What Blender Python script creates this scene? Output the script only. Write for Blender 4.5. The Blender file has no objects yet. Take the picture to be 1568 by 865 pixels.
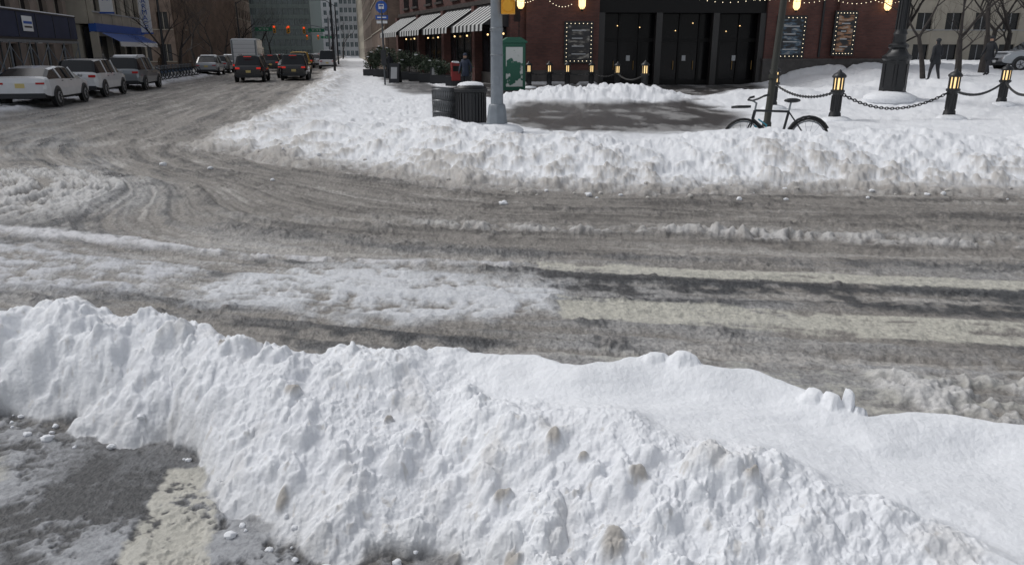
import bpy, bmesh, math, random
import numpy as np
from mathutils import Vector, Matrix
random.seed(7); np.random.seed(7)
sc=bpy.context.scene
rad=math.radians
# ------------------------------------------------------------------ noise
_ga=np.random.rand(256)*2*np.pi; GX=np.cos(_ga); GY=np.sin(_ga)
def h2(ix,iy,s):
    a=(ix.astype(np.int64)*374761393+iy.astype(np.int64)*668265263+s*974634777)&0xffffffff
    a=((a^(a>>13))*1274126177)&0xffffffff
    return a^(a>>16)
def pn(x,y,s=0):
    ix=np.floor(x); iy=np.floor(y); fx=x-ix; fy=y-iy
    ix=ix.astype(np.int64); iy=iy.astype(np.int64)
    def g(i,j):
        k=h2(ix+i,iy+j,s)&255
        return GX[k]*(fx-i)+GY[k]*(fy-j)
    u=fx*fx*fx*(fx*(fx*6-15)+10); v=fy*fy*fy*(fy*(fy*6-15)+10)
    a=g(0,0);b=g(1,0);c=g(0,1);d=g(1,1)
    return ((a*(1-u)+b*u)*(1-v)+(c*(1-u)+d*u)*v)*1.5
def fbm(x,y,s=0,o=4,g=.5):
    r=0;a=1
    for i in range(o):
        r=r+a*pn(x,y,s+i*17); x,y=(.8*x-.6*y)*2.03+3.1,(.6*x+.8*y)*2.03+1.7; a*=g
    return r
def clod(x,y,size,prob,s,pw=.75):
    x=x/size;y=y/size
    wx=x+.45*pn(x*1.1,y*1.1,s+5)+.2*pn(x*3.1,y*3.1,s+7); wy=y+.45*pn(x*1.1+9,y*1.1,s+6)+.2*pn(x*3.1,y*3.1+5,s+8)
    ix=np.floor(wx).astype(np.int64); iy=np.floor(wy).astype(np.int64)
    out=np.zeros_like(x)
    for i in (-1,0,1):
        for j in (-1,0,1):
            k=h2(ix+i,iy+j,s)
            cx=ix+i+.1+.8*(k&255)/255.; cy=iy+j+.1+.8*((k>>8)&255)/255.
            q=((k>>16)&255)/255.; e=((k>>24)&255)/255.
            r=.22+.6*e*e
            r=np.where(q<prob,r,1e-3)
            d2=((wx-cx)**2+(wy-cy)**2)/(r*r)
            out=np.maximum(out,np.maximum(0,1-d2)**pw*r*np.where(q<prob,1,0))
    return out*size
def ss(x,a=0.,b=1.):
    t=np.clip((x-a)/(b-a),0,1); return t*t*(3-2*t)
def polyd(x,y,pts,closed=True):
    d=np.full(x.shape,1e9); ins=np.zeros(x.shape,bool)
    n=len(pts)
    for i in range(n if closed else n-1):
        x0,y0=pts[i]; x1,y1=pts[(i+1)%n]
        dx,dy=x1-x0,y1-y0
        t=np.clip(((x-x0)*dx+(y-y0)*dy)/(dx*dx+dy*dy),0,1)
        d=np.minimum(d,np.hypot(x-x0-t*dx,y-y0-t*dy))
        if closed and y0!=y1:
            c=((y0>y)!=(y1>y))&(x<(x1-x0)*(y-y0)/(y1-y0)+x0)
            ins^=c
    return d,ins
def pmask(x,y,pts,soft):
    xs=[p[0] for p in pts]; ys=[p[1] for p in pts]
    m=(x>min(xs)-soft*2)&(x<max(xs)+soft*2)&(y>min(ys)-soft*2)&(y<max(ys)+soft*2)
    out=np.zeros(x.shape)
    if m.any():
        d,i=polyd(x[m],y[m],pts)
        out[m]=ss(np.where(i,d,-d),-soft,soft)
    return out
# ------------------------------------------------------------------ plan of the place (metres)
BANK=[(60,10.2),(14,10.5),(7.4,10.6),(4,10.76),(2,10.66),(.63,10.76),(-.85,11.3),(-1.96,12),(-3.3,13),(-4.95,14.6),(-6.84,16.1),(-7.5,17.6),(-8.2,21.9),(-9,28.6),(-11.5,40.7),(-14.1,54.4),(-20.4,82),(-28,118),(-60,270),(-130,610)]
BANKP=BANK+[(-130,900),(900,900),(900,10)]
CR=([-9,-5,-3.18,-2.81,-2.37,-1.87,-1.28,-.88,-.51,-.08,.32,.61,.9,1.26,1.54,1.91,2.27,4,8],
    [4.7,4.45,4.33,4.39,4.33,4.10,3.79,3.63,3.70,3.67,3.53,3.61,3.53,3.29,3.11,3.02,2.95,2.4,1.2])
TOE=([-9,-5,-3.04,-2.38,-1.86,-1.64,-1.32,-.98,-.7,-.35,0,.6,2,5,8],
    [4.1,3.9,3.85,3.60,3.50,3.30,2.96,2.66,2.52,2.5,2.2,1.75,1.0,.0,-.8])
RDG=([-9,-1.64,-.46,.05,.34,.96,1.31,1.65,3],[9,3.9,3.42,3.08,2.95,2.58,2.3,2.0,1.0])
WALK=[(.3,28.9),(-.6,22),(.6,19.0),(2.7,17.6),(5.6,18.6),(7,23),(7.2,26.5),(6.9,30.2),(9.5,33),(13,37.5),(15,50),(-2,50),(-4,40),(-2.5,34)]
LUMPS=[(.88,3.5,.085,.055),(.74,3.52,.055,.03),(1.40,3.13,.05,.04),(1.535,3.06,.028,.11),(1.47,3.08,.045,.05),(1.58,3.04,.03,.05),(-2.35,3.95,.12,.06),(-2.75,4.25,.11,.05),(-2.1,4.15,.08,.04),(-3.1,4.3,.11,.05)]
_r=random.Random(11)
for _ in range(85):
    lx=_r.uniform(-3.3,1.9); c_=float(np.interp(lx,*CR)); t_=float(np.interp(lx,*TOE)); g_=float(np.interp(lx,*RDG)); lr=.02+.07*_r.random()**2
    LUMPS.append((lx,_r.uniform(t_+.2,min(c_,g_)-.02),lr,lr*_r.uniform(.45,.75)))
DIRT=[(0,2.39,.04),(.37,2.32,.048),(-.24,2.52,.036),(.5,2.56,.034),(-.04,2.67,.034),(-1.11,3.39,.035),(-1.02,2.86,.03),(.18,2.85,.03),(-.6,3.2,.02),(.9,2.45,.025),(-1.6,3.8,.02),(.3,2.75,.02)]
def mixc(C,col,m):
    C+= (np.array(col)[None,:]-C)*m[:,None]
def terrain(x,y,color=True):
    n=x.size
    z=np.zeros(n); C=np.zeros((n,3)); W=np.zeros(n)
    a=.978*x+.2085*y
    R=np.hypot(x,y)
    near=R<26
    # flow coordinate (wheel tracks swing out of the avenue into the cross street)
    c=.05+.23*ss(y,7,12)
    v=y+.12*x-c*np.maximum(0,-x)**1.5
    w=ss(y,11,19)
    phi=v*(1-w)+(a+13.5)*w
    al=x*(1-w)-y*w
    n1=fbm(x*.5,y*.5,3,4); n2=fbm(x*2.2,y*2.2,11,4); n3=fbm(x*7,y*7,21,3); n4=fbm(x*20,y*20,26,3,.6)
    st=fbm(phi*2.6+.15*n2,al*.22,31,4); st2=fbm(phi*9+.2*n2,al*.6,41,3); st3=fbm(phi*15+.3*n2,al*.35,44,2)
    # --- slush road
    C[:]=(.238,.222,.203)
    mixc(C,(.082,.077,.072),ss(st*.9+.5*n2+.3*st2+.25*st3,.0,.7)*.92)
    mixc(C,(.43,.41,.385),ss(-st+.35*n1+.4*st2+.3*st3+.3*n3,.3,.95)*.8)
    # heavily driven band beside the far bank
    band=ss(v,7.4,8.6)*(1-ss(v,10.4,10.9))*(1-w)
    mixc(C,(.125,.116,.106),band*ss(st2+.6*st3+.35*n2,-.3,.5)*.72)
    W[:]=.42+.3*ss(st)
    calm=np.zeros(n)
    rut=.026*st+.016*st2+.006*st3+.009*n3
    z+=rut
    cl=np.zeros(n); q=near
    cl[q]=clod(x[q],y[q]*.8,.15,.5,71)*.6+clod(x[q],y[q],.075,.65,72)*.9
    gate=ss(n2*.8+st*.7+n1*.4,-.15,.5)
    nearb=ss(-v,-8.0,-6.9)
    mixc(C,(.34,.34,.34),nearb*.65*ss(n1+.5*st+.5*st2,-.4,.5))
    mixc(C,(.095,.096,.098),nearb*.8*ss(st+.5*n2+.45*st2,.05,.6)); W=W+nearb*.25
    def patch(pts,soft,col,amt,dz=0,wet=.1,nz=.6,cm=.9):
        nonlocal z,W,calm
        m=pmask(x+(.25*n2+.1*n3)*soft*4,y+(.2*n2+.08*n3)*soft*4,pts,soft)
        m=m*ss(n3*.4+n2*.5+st*.4+st2*.25+nz,-.1,.5)
        mixc(C,col,m*amt); z=z+m*dz*(1+.25*n3+.5*st2); W=W*(1-m*amt)+wet*m*amt; calm=np.maximum(calm,m*cm)
        return m
    snow=(.66,.675,.70)
    patch([(-3.02,6.1),(-2.3,6.95),(-1.17,7.0),(.44,6.35),(.3,5.6),(-.94,5.35),(-2.1,5.75)],.2,snow,.93,.012,nz=.45)
    patch([(-9,8.3),(-5.77,8.05),(-4.35,7.45),(-2.6,7.0),(-3.2,6.2),(-4.6,6.2),(-9,6.4)],.25,(.60,.61,.64),.9,.01,nz=.28)
    patch([(-14,14),(-8.9,13.2),(-7.5,13),(-6.1,11.8),(-5.3,9.6),(-6.5,8.9),(-14,9)],.45,(.60,.595,.59),.88,.05,nz=.3,cm=.3)
    patch([(-9,9.3),(-6.1,8.66),(-2.98,7.6),(-1.2,7.2),(.1,7.05),(.1,6.98),(-1.2,7.0),(-2.98,7.35),(-6.1,8.35),(-9,9)],.09,(.66,.66,.68),.9,.02,nz=.4)
    patch([(-5,5.75),(-3.4,5.65),(-2.6,5.2),(-3.2,4.9),(-5,5.0)],.2,(.5,.51,.53),.8,.01,nz=.2)
    patch([(-4,9.5),(-1,9.2),(.5,8.9),(6,8.4),(12,7.7),(12,7.3),(5.5,7.8),(.5,8.4),(-1.5,8.8),(-4,9)],.25,(.38,.37,.355),.65,.02,nz=.2,cm=0)
    wr=patch([(-1.6,9.0),(-.4,8.75),(.6,8.55),(2.05,8.52),(3.4,8.2),(5.5,7.85),(9,7.3),(9,7.1),(5.5,7.55),(3.4,7.9),(2.05,8.25),(.6,8.3),(-.4,8.45)],.12,(.54,.53,.52),.85,.02,nz=.2,cm=0)
    # wet bare strips
    dk=(.043,.045,.047)
    patch([(.2,6.78),(4.5,6.15),(9,5.5),(9,4.8),(4.0,5.45),(2.3,5.9),(1.0,6.15),(.35,6.3)],.12,dk,.9,-.01,.9,nz=.35)
    patch([(-2.1,5.35),(-.67,5.25),(.31,5.05),(.5,4.5),(-.5,4.4),(-1.4,4.75)],.12,dk,.85,-.01,.9,nz=.2)
    patch([(-6,6.3),(-4.2,6.05),(-3.9,5.6),(-2.4,5.5),(-3,5.1),(-6,5.4)],.15,dk,.7,-.01,.9,nz=.0)
    patch([(-2.6,7.3),(-2.3,7.4),(-1.95,7.1),(-2.5,6.7),(-3.1,6.5)],.1,dk,.8,-.01,.9,nz=.3)
    patch([(-5,5.3),(-3,5.0),(6,4.6),(9,4.2),(9,3.4),(-1,4.2),(-5,4.9)],.2,(.31,.312,.318),.6,.0,.6,nz=.3)
    # painted crosswalk bars, worn and partly iced over
    cw=(.53,.515,.45)
    def bar(pts,am=.9,wear=.6):
        nonlocal W,calm
        m=pmask(x+.025*n3,y+.025*n3+.015*n4,pts,.022)*ss(n3*.45+n2*.45+st2*.45+.2*st3+wear,-.1,.4)
        mixc(C,cw,m*am*(1-.35*ss(n4+n3*.5+.4*st3,.0,.7))); W=W*(1-.5*m); calm=np.maximum(calm,m)
        return m
    bar([(.24,7.16),(9,5.85),(9,5.45),(.29,6.79)])
    bar([(.367,5.99),(9,4.47),(9,3.85),(3.6,4.88),(.394,5.47)],.9,.55)
    bar([(.35,4.88),(9,3.1),(9,2.5),(.35,4.25)],.5,.1)
    z+=cl*.42*gate*(1-calm*.85)+wr*.35*cl
    mixc(C,(.34,.32,.30),ss(cl,.02,.07)*gate*.45*(1-calm))
    z+=.004*n4*(1-.5*calm)
    # slush spilled beside the drift on the right
    sp=pmask(x+.3*n2,y+.2*n2,[(2.3,4.5),(3.2,4.3),(5,3.9),(5,3.2),(3,3.6),(2.4,3.9)],.2)*ss(n2+.4*n3+.2,-.1,.4)*near
    mixc(C,(.58,.575,.57),sp*.85); z+=sp*(.04+.5*cl+.02*n3)
    # near corner pavement: dark asphalt with paint
    s_n=np.interp(x,*TOE)-y
    cn=ss(s_n,-.25,.1)
    mixc(C,(.048,.049,.051),cn*.95); W=W*(1-cn)+cn*.75; z=z*(1-cn)
    ice=ss(fbm(x*2.2,y*2.2,91,5,.6)+.5*n3+.45*n4,-.45,.4)*cn
    edge=pmask(x+.12*n3+.05*n4,y+.12*n3,[(-2.3,3.75),(-1.5,3.5),(-1.35,3.0),(-1.75,2.85),(-2.25,3.2)],.2)
    icem=ice*(1-.75*edge)
    mixc(C,(.42,.43,.45),icem*.8); z+=icem*.014; W-=.35*icem
    for P in ([(-1.72,3.27),(-1.44,3.27),(-1.24,2.54),(-1.1,1.9),(-1.55,1.9),(-1.62,2.54)],[(-3.2,3.6),(-2.6,3.34),(-2.45,3.15),(-2.9,2.9),(-3.6,3.2)]):
        m=pmask(x+.02*n3+.01*n4,y+.02*n3,P,.012)*ss(n3*.5+n4*.6+n2*.3+.65,0,.5); mixc(C,(.52,.505,.45),m*.9*cn); W*=1-.6*m*cn
    # --- avenue: lighter lane streaks
    av=ss(y,18,24)
    mixc(C,(.33,.305,.28),av*ss(fbm(a*1.6,y*.06,51,3),-.05,.5)*.6)
    for k in (-6.6,-8.6):
        mixc(C,(.5,.49,.46),av*(1-ss(np.abs(a-k-.12*n1),.05,.16))*.5*ss(n2+.3))
    # --- left side: snow along parked cars, pavement
    L=ss(-a+.35*n1,11.2,11.9)*ss(y,-20,0)
    Lh=.12*L+.24*np.exp(-((a+13.6)/.7)**2)*L
    z=z*(1-L)+Lh+L*(.05*n2+.03*n3); mixc(C,(.70,.71,.74),L*ss(n2+.7,0,.5)); W*=1-L
    Lw=ss(-a,15.4,15.8); z=z-.1*Lw; mixc(C,(.2,.2,.2),Lw*.8)
    # --- corner block with ploughed bank
    d,ins=np.zeros(n),np.zeros(n,bool)
    m=(y>8)
    dd,ii=polyd(x[m],y[m],BANKP[:len(BANK)],False); _,ii=polyd(x[m],y[m],BANKP)
    d[m]=np.where(ii,dd,-dd); d[~m]=-9
    far=ss(x,-6,-1.5)
    hv=pn(x*.45,y*.12,107)+.5*pn(x*1.1,y*.3,108)
    hb=.33+.27*far+.06*n1+.13*hv; dc=1.6+1.3*far+.35*hv; wf=1.3+.4*far
    dn=d+.30*n1+.18*n2+.06*n3
    up=np.clip(dn/dc,0,1)
    up=up*.6+.4*ss(up)
    down=ss(dn,dc+.1,dc+wf)
    base=.17*ss(d,.8,2.5)
    prof=base+(hb-base)*up*(1-down)
    inb=ss(dn,-.15,.4)
    sn=ss(dn+.15*n3,-.1,.6)
    z=z*(1-inb)+prof
    face=inb*(1-ss(dn,dc+.2,dc+wf+.3))
    q=(face>.01)&(R<60)
    c1=np.zeros(n); c2=np.zeros(n)
    if q.any():
        c1[q]=clod(x[q],y[q],.60,.4,101,1.0)*.20+clod(x[q],y[q],.24,.45,102,.9)*.26
        c2[q]=clod(x[q],y[q],.11,.55,103)*.40
    lay=fbm(x*.8,dn*5+n2*.4,105,3)
    z+=face*((c1+c2)*(.25+.75*ss(n2+.3*n1,-.3,.5))+.03*n2+.018*n3+.022*lay)*.8
    z+=inb*(1-face)*(.035*n2+.05*n1+.008*n3)
    # trodden holes in the corner snow
    tr=(x<1)&(x>-8)&(y>15)&(y<34)
    if tr.any(): z[tr]-=(clod(x[tr],y[tr],.55,.35,120,.5)*.32*(1-face[tr])*inb[tr])
    dirt=ss(n2*.6+n1*.5+n3*.45+.3*lay+.3*n4+(dc*.5-dn)*.42,-.2,.8)
    mixc(C,(.80,.815,.84),sn)
    mixc(C,(.45,.425,.395),face*dirt*.88*(1-.3*ss(c1,.04,.10)))
    mixc(C,(.24,.22,.20),face*(1-ss(dn+.25*n3,.0,.8))*.85)
    mixc(C,(.46,.435,.405),face*(1-far)*.6*ss(n2+.4))
    W=W*(1-sn)
    # wet pavement on the corner
    wk=pmask(x+.5*n1,y+.8*n1,WALK,.5)
    wk=np.maximum(wk,ss(a+.4*n1,2.0,2.8)*(1-ss(a,4.5,5))*ss(y,33,37)*(1-ss(y,95,110))*.9)
    mound=np.exp(-(((x-3.3)/3.6)**2+((y-30.5)/3.0)**2)**2)
    wk=wk*(1-ss(mound,.15,.4))
    z=z*(1-wk)+.15*wk+.01*wk*n3; z+=mound*(.50+.12*n2+.14*n1)
    wc=ss(fbm(x*.9,y*.35,61,4)+.2*n3,-.1,.55)
    mixc(C,(.07,.067,.066),wk); mixc(C,(.36,.355,.35),wk*wc*.65); W=W*(1-wk)+wk*(.85-.4*wc)
    mixc(C,(.8,.815,.84),ss(mound,.15,.4))
    # snow heaped against the shopfront base and plaza
    sb=np.exp(-((y-(43.0+.09*x))/.8)**2)*ss(n1+.25,0,.5)*((x>.5)&(x<4.8)|(x>15)); z+=sb*.25; mixc(C,(.75,.765,.79),ss(sb,.2,.6))
    rs=ss(x,13,19)*ss(y,24,42)
    z+=rs*.85+rs*.12*n1
    m2_=np.exp(-(((x-14)/6)**2+((y-31)/4.5)**2)**2)
    z+=m2_*(.34+.16*n1)
    # --- foreground bank
    cr=np.interp(x,*CR); toe=np.interp(x,*TOE); rg=np.interp(x,*RDG)
    m=(y<cr+1.2)&(y>toe-.6)&(x>-9)&(x<8)
    if m.any():
        X=x[m];Y=y[m];m2=n2[m];m3=n3[m];m4=n4[m]
        cc=cr[m]+.05*m2+.10*pn(X*2.3,Y*.4,201);tt=toe[m]+.10*m2+.03*m3;gg=rg[m]+.06*m2
        ln=np.clip(.92*(cc-tt),.4,1.25)
        t=np.clip((Y-tt)/ln,0,1); rise=(1-(1-t)**1.7)
        fall=1-ss(Y,cc-.02,cc+.34)
        sm=ss(Y-gg,-.05,.25)*ss(X,-.9,.2)      # smooth wind-blown shelf
        hh=(.48+.04*np.sin(X*2.1)+.04*n1[m])
        hh=hh-.07*sm*(1-ss(Y,cc-.35,cc))+.03*np.exp(-((Y-gg)/.15)**2)*ss(X,-.9,.2)
        b=hh*rise*fall
        soft=ss(pn(X*1.9,Y*1.9,9)+.5*pn(X*5,Y*5,10),-.35,.3)
        c1=clod(X,Y,.42,.5,211,1.1)*.26; c2=clod(X,Y,.2,.55,212,.8)*.46; c3=clod(X,Y,.1,.6,213)*.58; c4=clod(X,Y,.05,.6,214)*.58; c5=clod(X,Y,.025,.6,215)*.45
        lump=c1+c2*(.35+.65*soft)+(c3*ss(pn(X*3,Y*3,5),-.5,.4)+c4*ss(pn(X*2.5,Y*2.5,6),-.4,.4)+c5)*(.3+.7*soft)+.008*m4+.04*m2+.012*m3
        inm=ss(b,.0,.05)
        rough=inm*(1-sm*.97)*(.45+.55*fall)
        smooth=inm*sm*(.014*fbm(X*1.5,Y*4,230,3)+.002*fbm(X*6,Y*6,231,3)+ .03*clod(X,Y,.5,.12,240,1.2))
        ex=np.zeros_like(X)
        wxx=X+.022*m3+.008*m4; wyy=Y+.022*m3-.008*m4
        for (lx,ly,lr,lh) in LUMPS: 
            k=(np.abs(wxx-lx)<lr*1.6)&(np.abs(wyy-ly)<lr*1.6)
            dd2=((wxx[k]-lx)**2+(wyy[k]-ly)**2)/(lr*lr); ex[k]=np.maximum(ex[k],lh*np.exp(-dd2**2.6))
        zz=b+rough*(lump-.03)+smooth+ex
        dz_=np.zeros_like(X)
        for (lx,ly,lr) in DIRT:
            k=(np.abs(X-lx)<lr*2.5)&(np.abs(Y-ly)<lr*2.5)
            dd2=((X[k]+.012*m3[k]-lx)**2+(Y[k]+.012*m3[k]+.008*m4[k]-ly)**2)/(lr*lr); dz_[k]=np.maximum(dz_[k],np.exp(-dd2**2.5))
        zz+=.028*dz_
        z[m]=z[m]*(1-inm)+zz
        Cm=C[m]
        dirty=ss(fbm(X*3,Y*3,250,5,.6),.15,.9)*(1-sm)
        grit=ss(fbm(X*16,Y*16,260,3,.7)+.5*fbm(X*2,Y*2,261,2),.75,1.2)*(1-sm*.9)
        colr=np.empty_like(Cm); colr[:]=(.825,.842,.87)
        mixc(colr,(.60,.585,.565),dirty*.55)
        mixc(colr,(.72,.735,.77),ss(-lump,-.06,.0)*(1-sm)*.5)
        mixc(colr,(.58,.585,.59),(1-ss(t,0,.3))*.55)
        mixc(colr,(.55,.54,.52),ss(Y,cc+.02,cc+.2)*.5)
        mixc(colr,(.50,.475,.44),grit*.5)
        mixc(colr,(.38,.35,.31),dz_*.85)
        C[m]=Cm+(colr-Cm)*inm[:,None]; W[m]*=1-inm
    return z,np.clip(C,.02,.9),np.clip(W,0,1)
def gz(x,y):
    return float(terrain(np.array([float(x)]),np.array([float(y)]))[0][0])
# ------------------------------------------------------------------ materials
MATS={}
def mat(name,col,rough=.6,metal=0,emit=0,noise=0,nscale=8,bump=0,spec=.5,coat=0,trans=0):
    if name in MATS: return MATS[name]
    m=bpy.data.materials.new(name); m.use_nodes=True; nt=m.node_tree; b=nt.nodes['Principled BSDF']
    b.inputs['Base Color'].default_value=(*col,1); b.inputs['Roughness'].default_value=rough; b.inputs['Metallic'].default_value=metal
    b.inputs['Specular IOR Level'].default_value=spec; b.inputs['Coat Weight'].default_value=coat
    if emit: b.inputs['Emission Color'].default_value=(*col,1); b.inputs['Emission Strength'].default_value=emit
    if noise or bump:
        tc=nt.nodes.new('ShaderNodeTexCoord'); no=nt.nodes.new('ShaderNodeTexNoise'); no.inputs['Scale'].default_value=nscale; no.inputs['Detail'].default_value=5
        nt.links.new(tc.outputs['Object'],no.inputs['Vector'])
        if noise:
            mr=nt.nodes.new('ShaderNodeMapRange'); mr.inputs[1].default_value=.3; mr.inputs[2].default_value=.7; mr.inputs[3].default_value=1-noise; mr.inputs[4].default_value=1+noise
            mx=nt.nodes.new('ShaderNodeMix'); mx.data_type='RGBA'; mx.blend_type='MULTIPLY'; mx.inputs[0].default_value=1
            nt.links.new(no.outputs[0],mr.inputs[0]); nt.links.new(mr.outputs[0],mx.inputs[7]); mx.inputs[6].default_value=(*col,1)
            nt.links.new(mx.outputs[2],b.inputs['Base Color'])
        if bump:
            bp=nt.nodes.new('ShaderNodeBump'); bp.inputs['Strength'].default_value=bump; bp.inputs['Distance'].default_value=.02
            nt.links.new(no.outputs[0],bp.inputs['Height']); nt.links.new(bp.outputs[0],b.inputs['Normal'])
    MATS[name]=m; return m
def brickmat(name,c1,c2,mortar,scale=1):
    m=bpy.data.materials.new(name); m.use_nodes=True; nt=m.node_tree; b=nt.nodes['Principled BSDF']
    tc=nt.nodes.new('ShaderNodeTexCoord'); sp=nt.nodes.new('ShaderNodeSeparateXYZ'); ad=nt.nodes.new('ShaderNodeMath'); cb=nt.nodes.new('ShaderNodeCombineXYZ')
    nt.links.new(tc.outputs['Object'],sp.inputs[0]); nt.links.new(sp.outputs[0],ad.inputs[0]); nt.links.new(sp.outputs[1],ad.inputs[1])
    nt.links.new(ad.outputs[0],cb.inputs[0]); nt.links.new(sp.outputs[2],cb.inputs[1])
    br=nt.nodes.new('ShaderNodeTexBrick'); br.inputs['Scale'].default_value=scale; br.inputs['Brick Width'].default_value=.24; br.inputs['Row Height'].default_value=.085; br.inputs['Mortar Size'].default_value=.008
    br.inputs['Color1'].default_value=(*c1,1); br.inputs['Color2'].default_value=(*c2,1); br.inputs['Mortar'].default_value=(*mortar,1)
    nt.links.new(cb.outputs[0],br.inputs['Vector'])
    no=nt.nodes.new('ShaderNodeTexNoise'); no.inputs['Scale'].default_value=.8; no.inputs['Detail'].default_value=6; nt.links.new(tc.outputs['Object'],no.inputs['Vector'])
    mr=nt.nodes.new('ShaderNodeMapRange'); mr.inputs[1].default_value=.3; mr.inputs[2].default_value=.7; mr.inputs[3].default_value=.7; mr.inputs[4].default_value=1.2
    mx=nt.nodes.new('ShaderNodeMix'); mx.data_type='RGBA'; mx.blend_type='MULTIPLY'; mx.inputs[0].default_value=1
    nt.links.new(no.outputs[0],mr.inputs[0]); nt.links.new(br.outputs[0],mx.inputs[6]); nt.links.new(mr.outputs[0],mx.inputs[7]); nt.links.new(mx.outputs[2],b.inputs['Base Color'])
    b.inputs['Roughness'].default_value=.85
    return m
BLACK=mat('black_iron',(.012,.013,.015),.45,0,0,.2,20)
DOORBLK=mat('black_door_paint',(.007,.0065,.0065),.55,spec=.25)
DOORGL=mat('door_glass_dark',(.006,.006,.007),.14,spec=.22)
DARKM=mat('dark_metal',(.03,.032,.036),.4,.3)
STEEL=mat('galvanised_steel',(.22,.24,.26),.45,.5,0,.15,6)
PAINTG=mat('grey_paint',(.20,.225,.25),.5,0,0,.12,5)
GLASS=mat('window_glass',(.012,.014,.017),.12,0,0,0,spec=.45)
GLASSL=mat('pale_glass',(.10,.13,.14),.12,0,0,.3,.4,spec=.8)
SNOW=mat('snow',(.80,.815,.84),.8,0,0,.06,14,.5,spec=.2)
DSNOW=mat('dirty_snow',(.52,.50,.47),.85,0,0,.2,18,.5,spec=.2)
RUB=mat('tyre_rubber',(.02,.02,.02),.85)
RIM=mat('wheel_rim',(.35,.36,.38),.35,.8)
RED=mat('tail_light',(.3,.01,.01),.25,0,.1)
REDON=mat('tail_light_lit',(.7,.03,.02),.3,0,.35)
WARM=mat('warm_lamp',(1,.66,.3),.4,0,2.0)
AMBER=mat('amber_lantern',(1,.70,.32),.4,0,1.1)
BULB=mat('string_bulb',(1,.85,.6),.4,0,2.2)
BRICK=brickmat('dark_red_brick',(.135,.052,.042),(.095,.038,.033),(.08,.06,.052))
BRICK2=brickmat('brown_brick',(.24,.175,.135),(.20,.145,.115),(.18,.15,.13))
STONE=mat('dark_granite',(.06,.054,.051),.5,0,0,.25,3)
BROWNST=mat('brownstone',(.24,.195,.165),.85,0,0,.25,.6)
CREAM=mat('cream_stone',(.40,.365,.30),.8,0,0,.15,.7)
PALE=mat('pale_concrete',(.42,.43,.44),.8,0,0,.1,.3)
NAVY=mat('navy_hoarding',(.018,.026,.06),.6,0,0,.2,1)
BLUE=mat('blue_sign',(.02,.09,.38),.5)
WHITE=mat('white_paint',(.75,.76,.77),.5)
GREEN=mat('green_sign',(.01,.18,.09),.5)
YEL=mat('signal_yellow',(.75,.36,.02),.45)
BARK=mat('bark',(.042,.036,.033),.9,0,0,.3,6)
BRASS=mat('brass',(.35,.22,.08),.35,.8)
DARKINT=mat('dark_interior',(.012,.011,.012),.8)
LEAF=mat('evergreen_leaf',(.035,.055,.03),.7,0,0,.4,3)
AWN_W=mat('awning_white',(.6,.61,.6),.8)
AWN_K=mat('awning_black',(.03,.03,.033),.8)
SKIN=mat('skin',(.45,.28,.2),.6)
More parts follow.
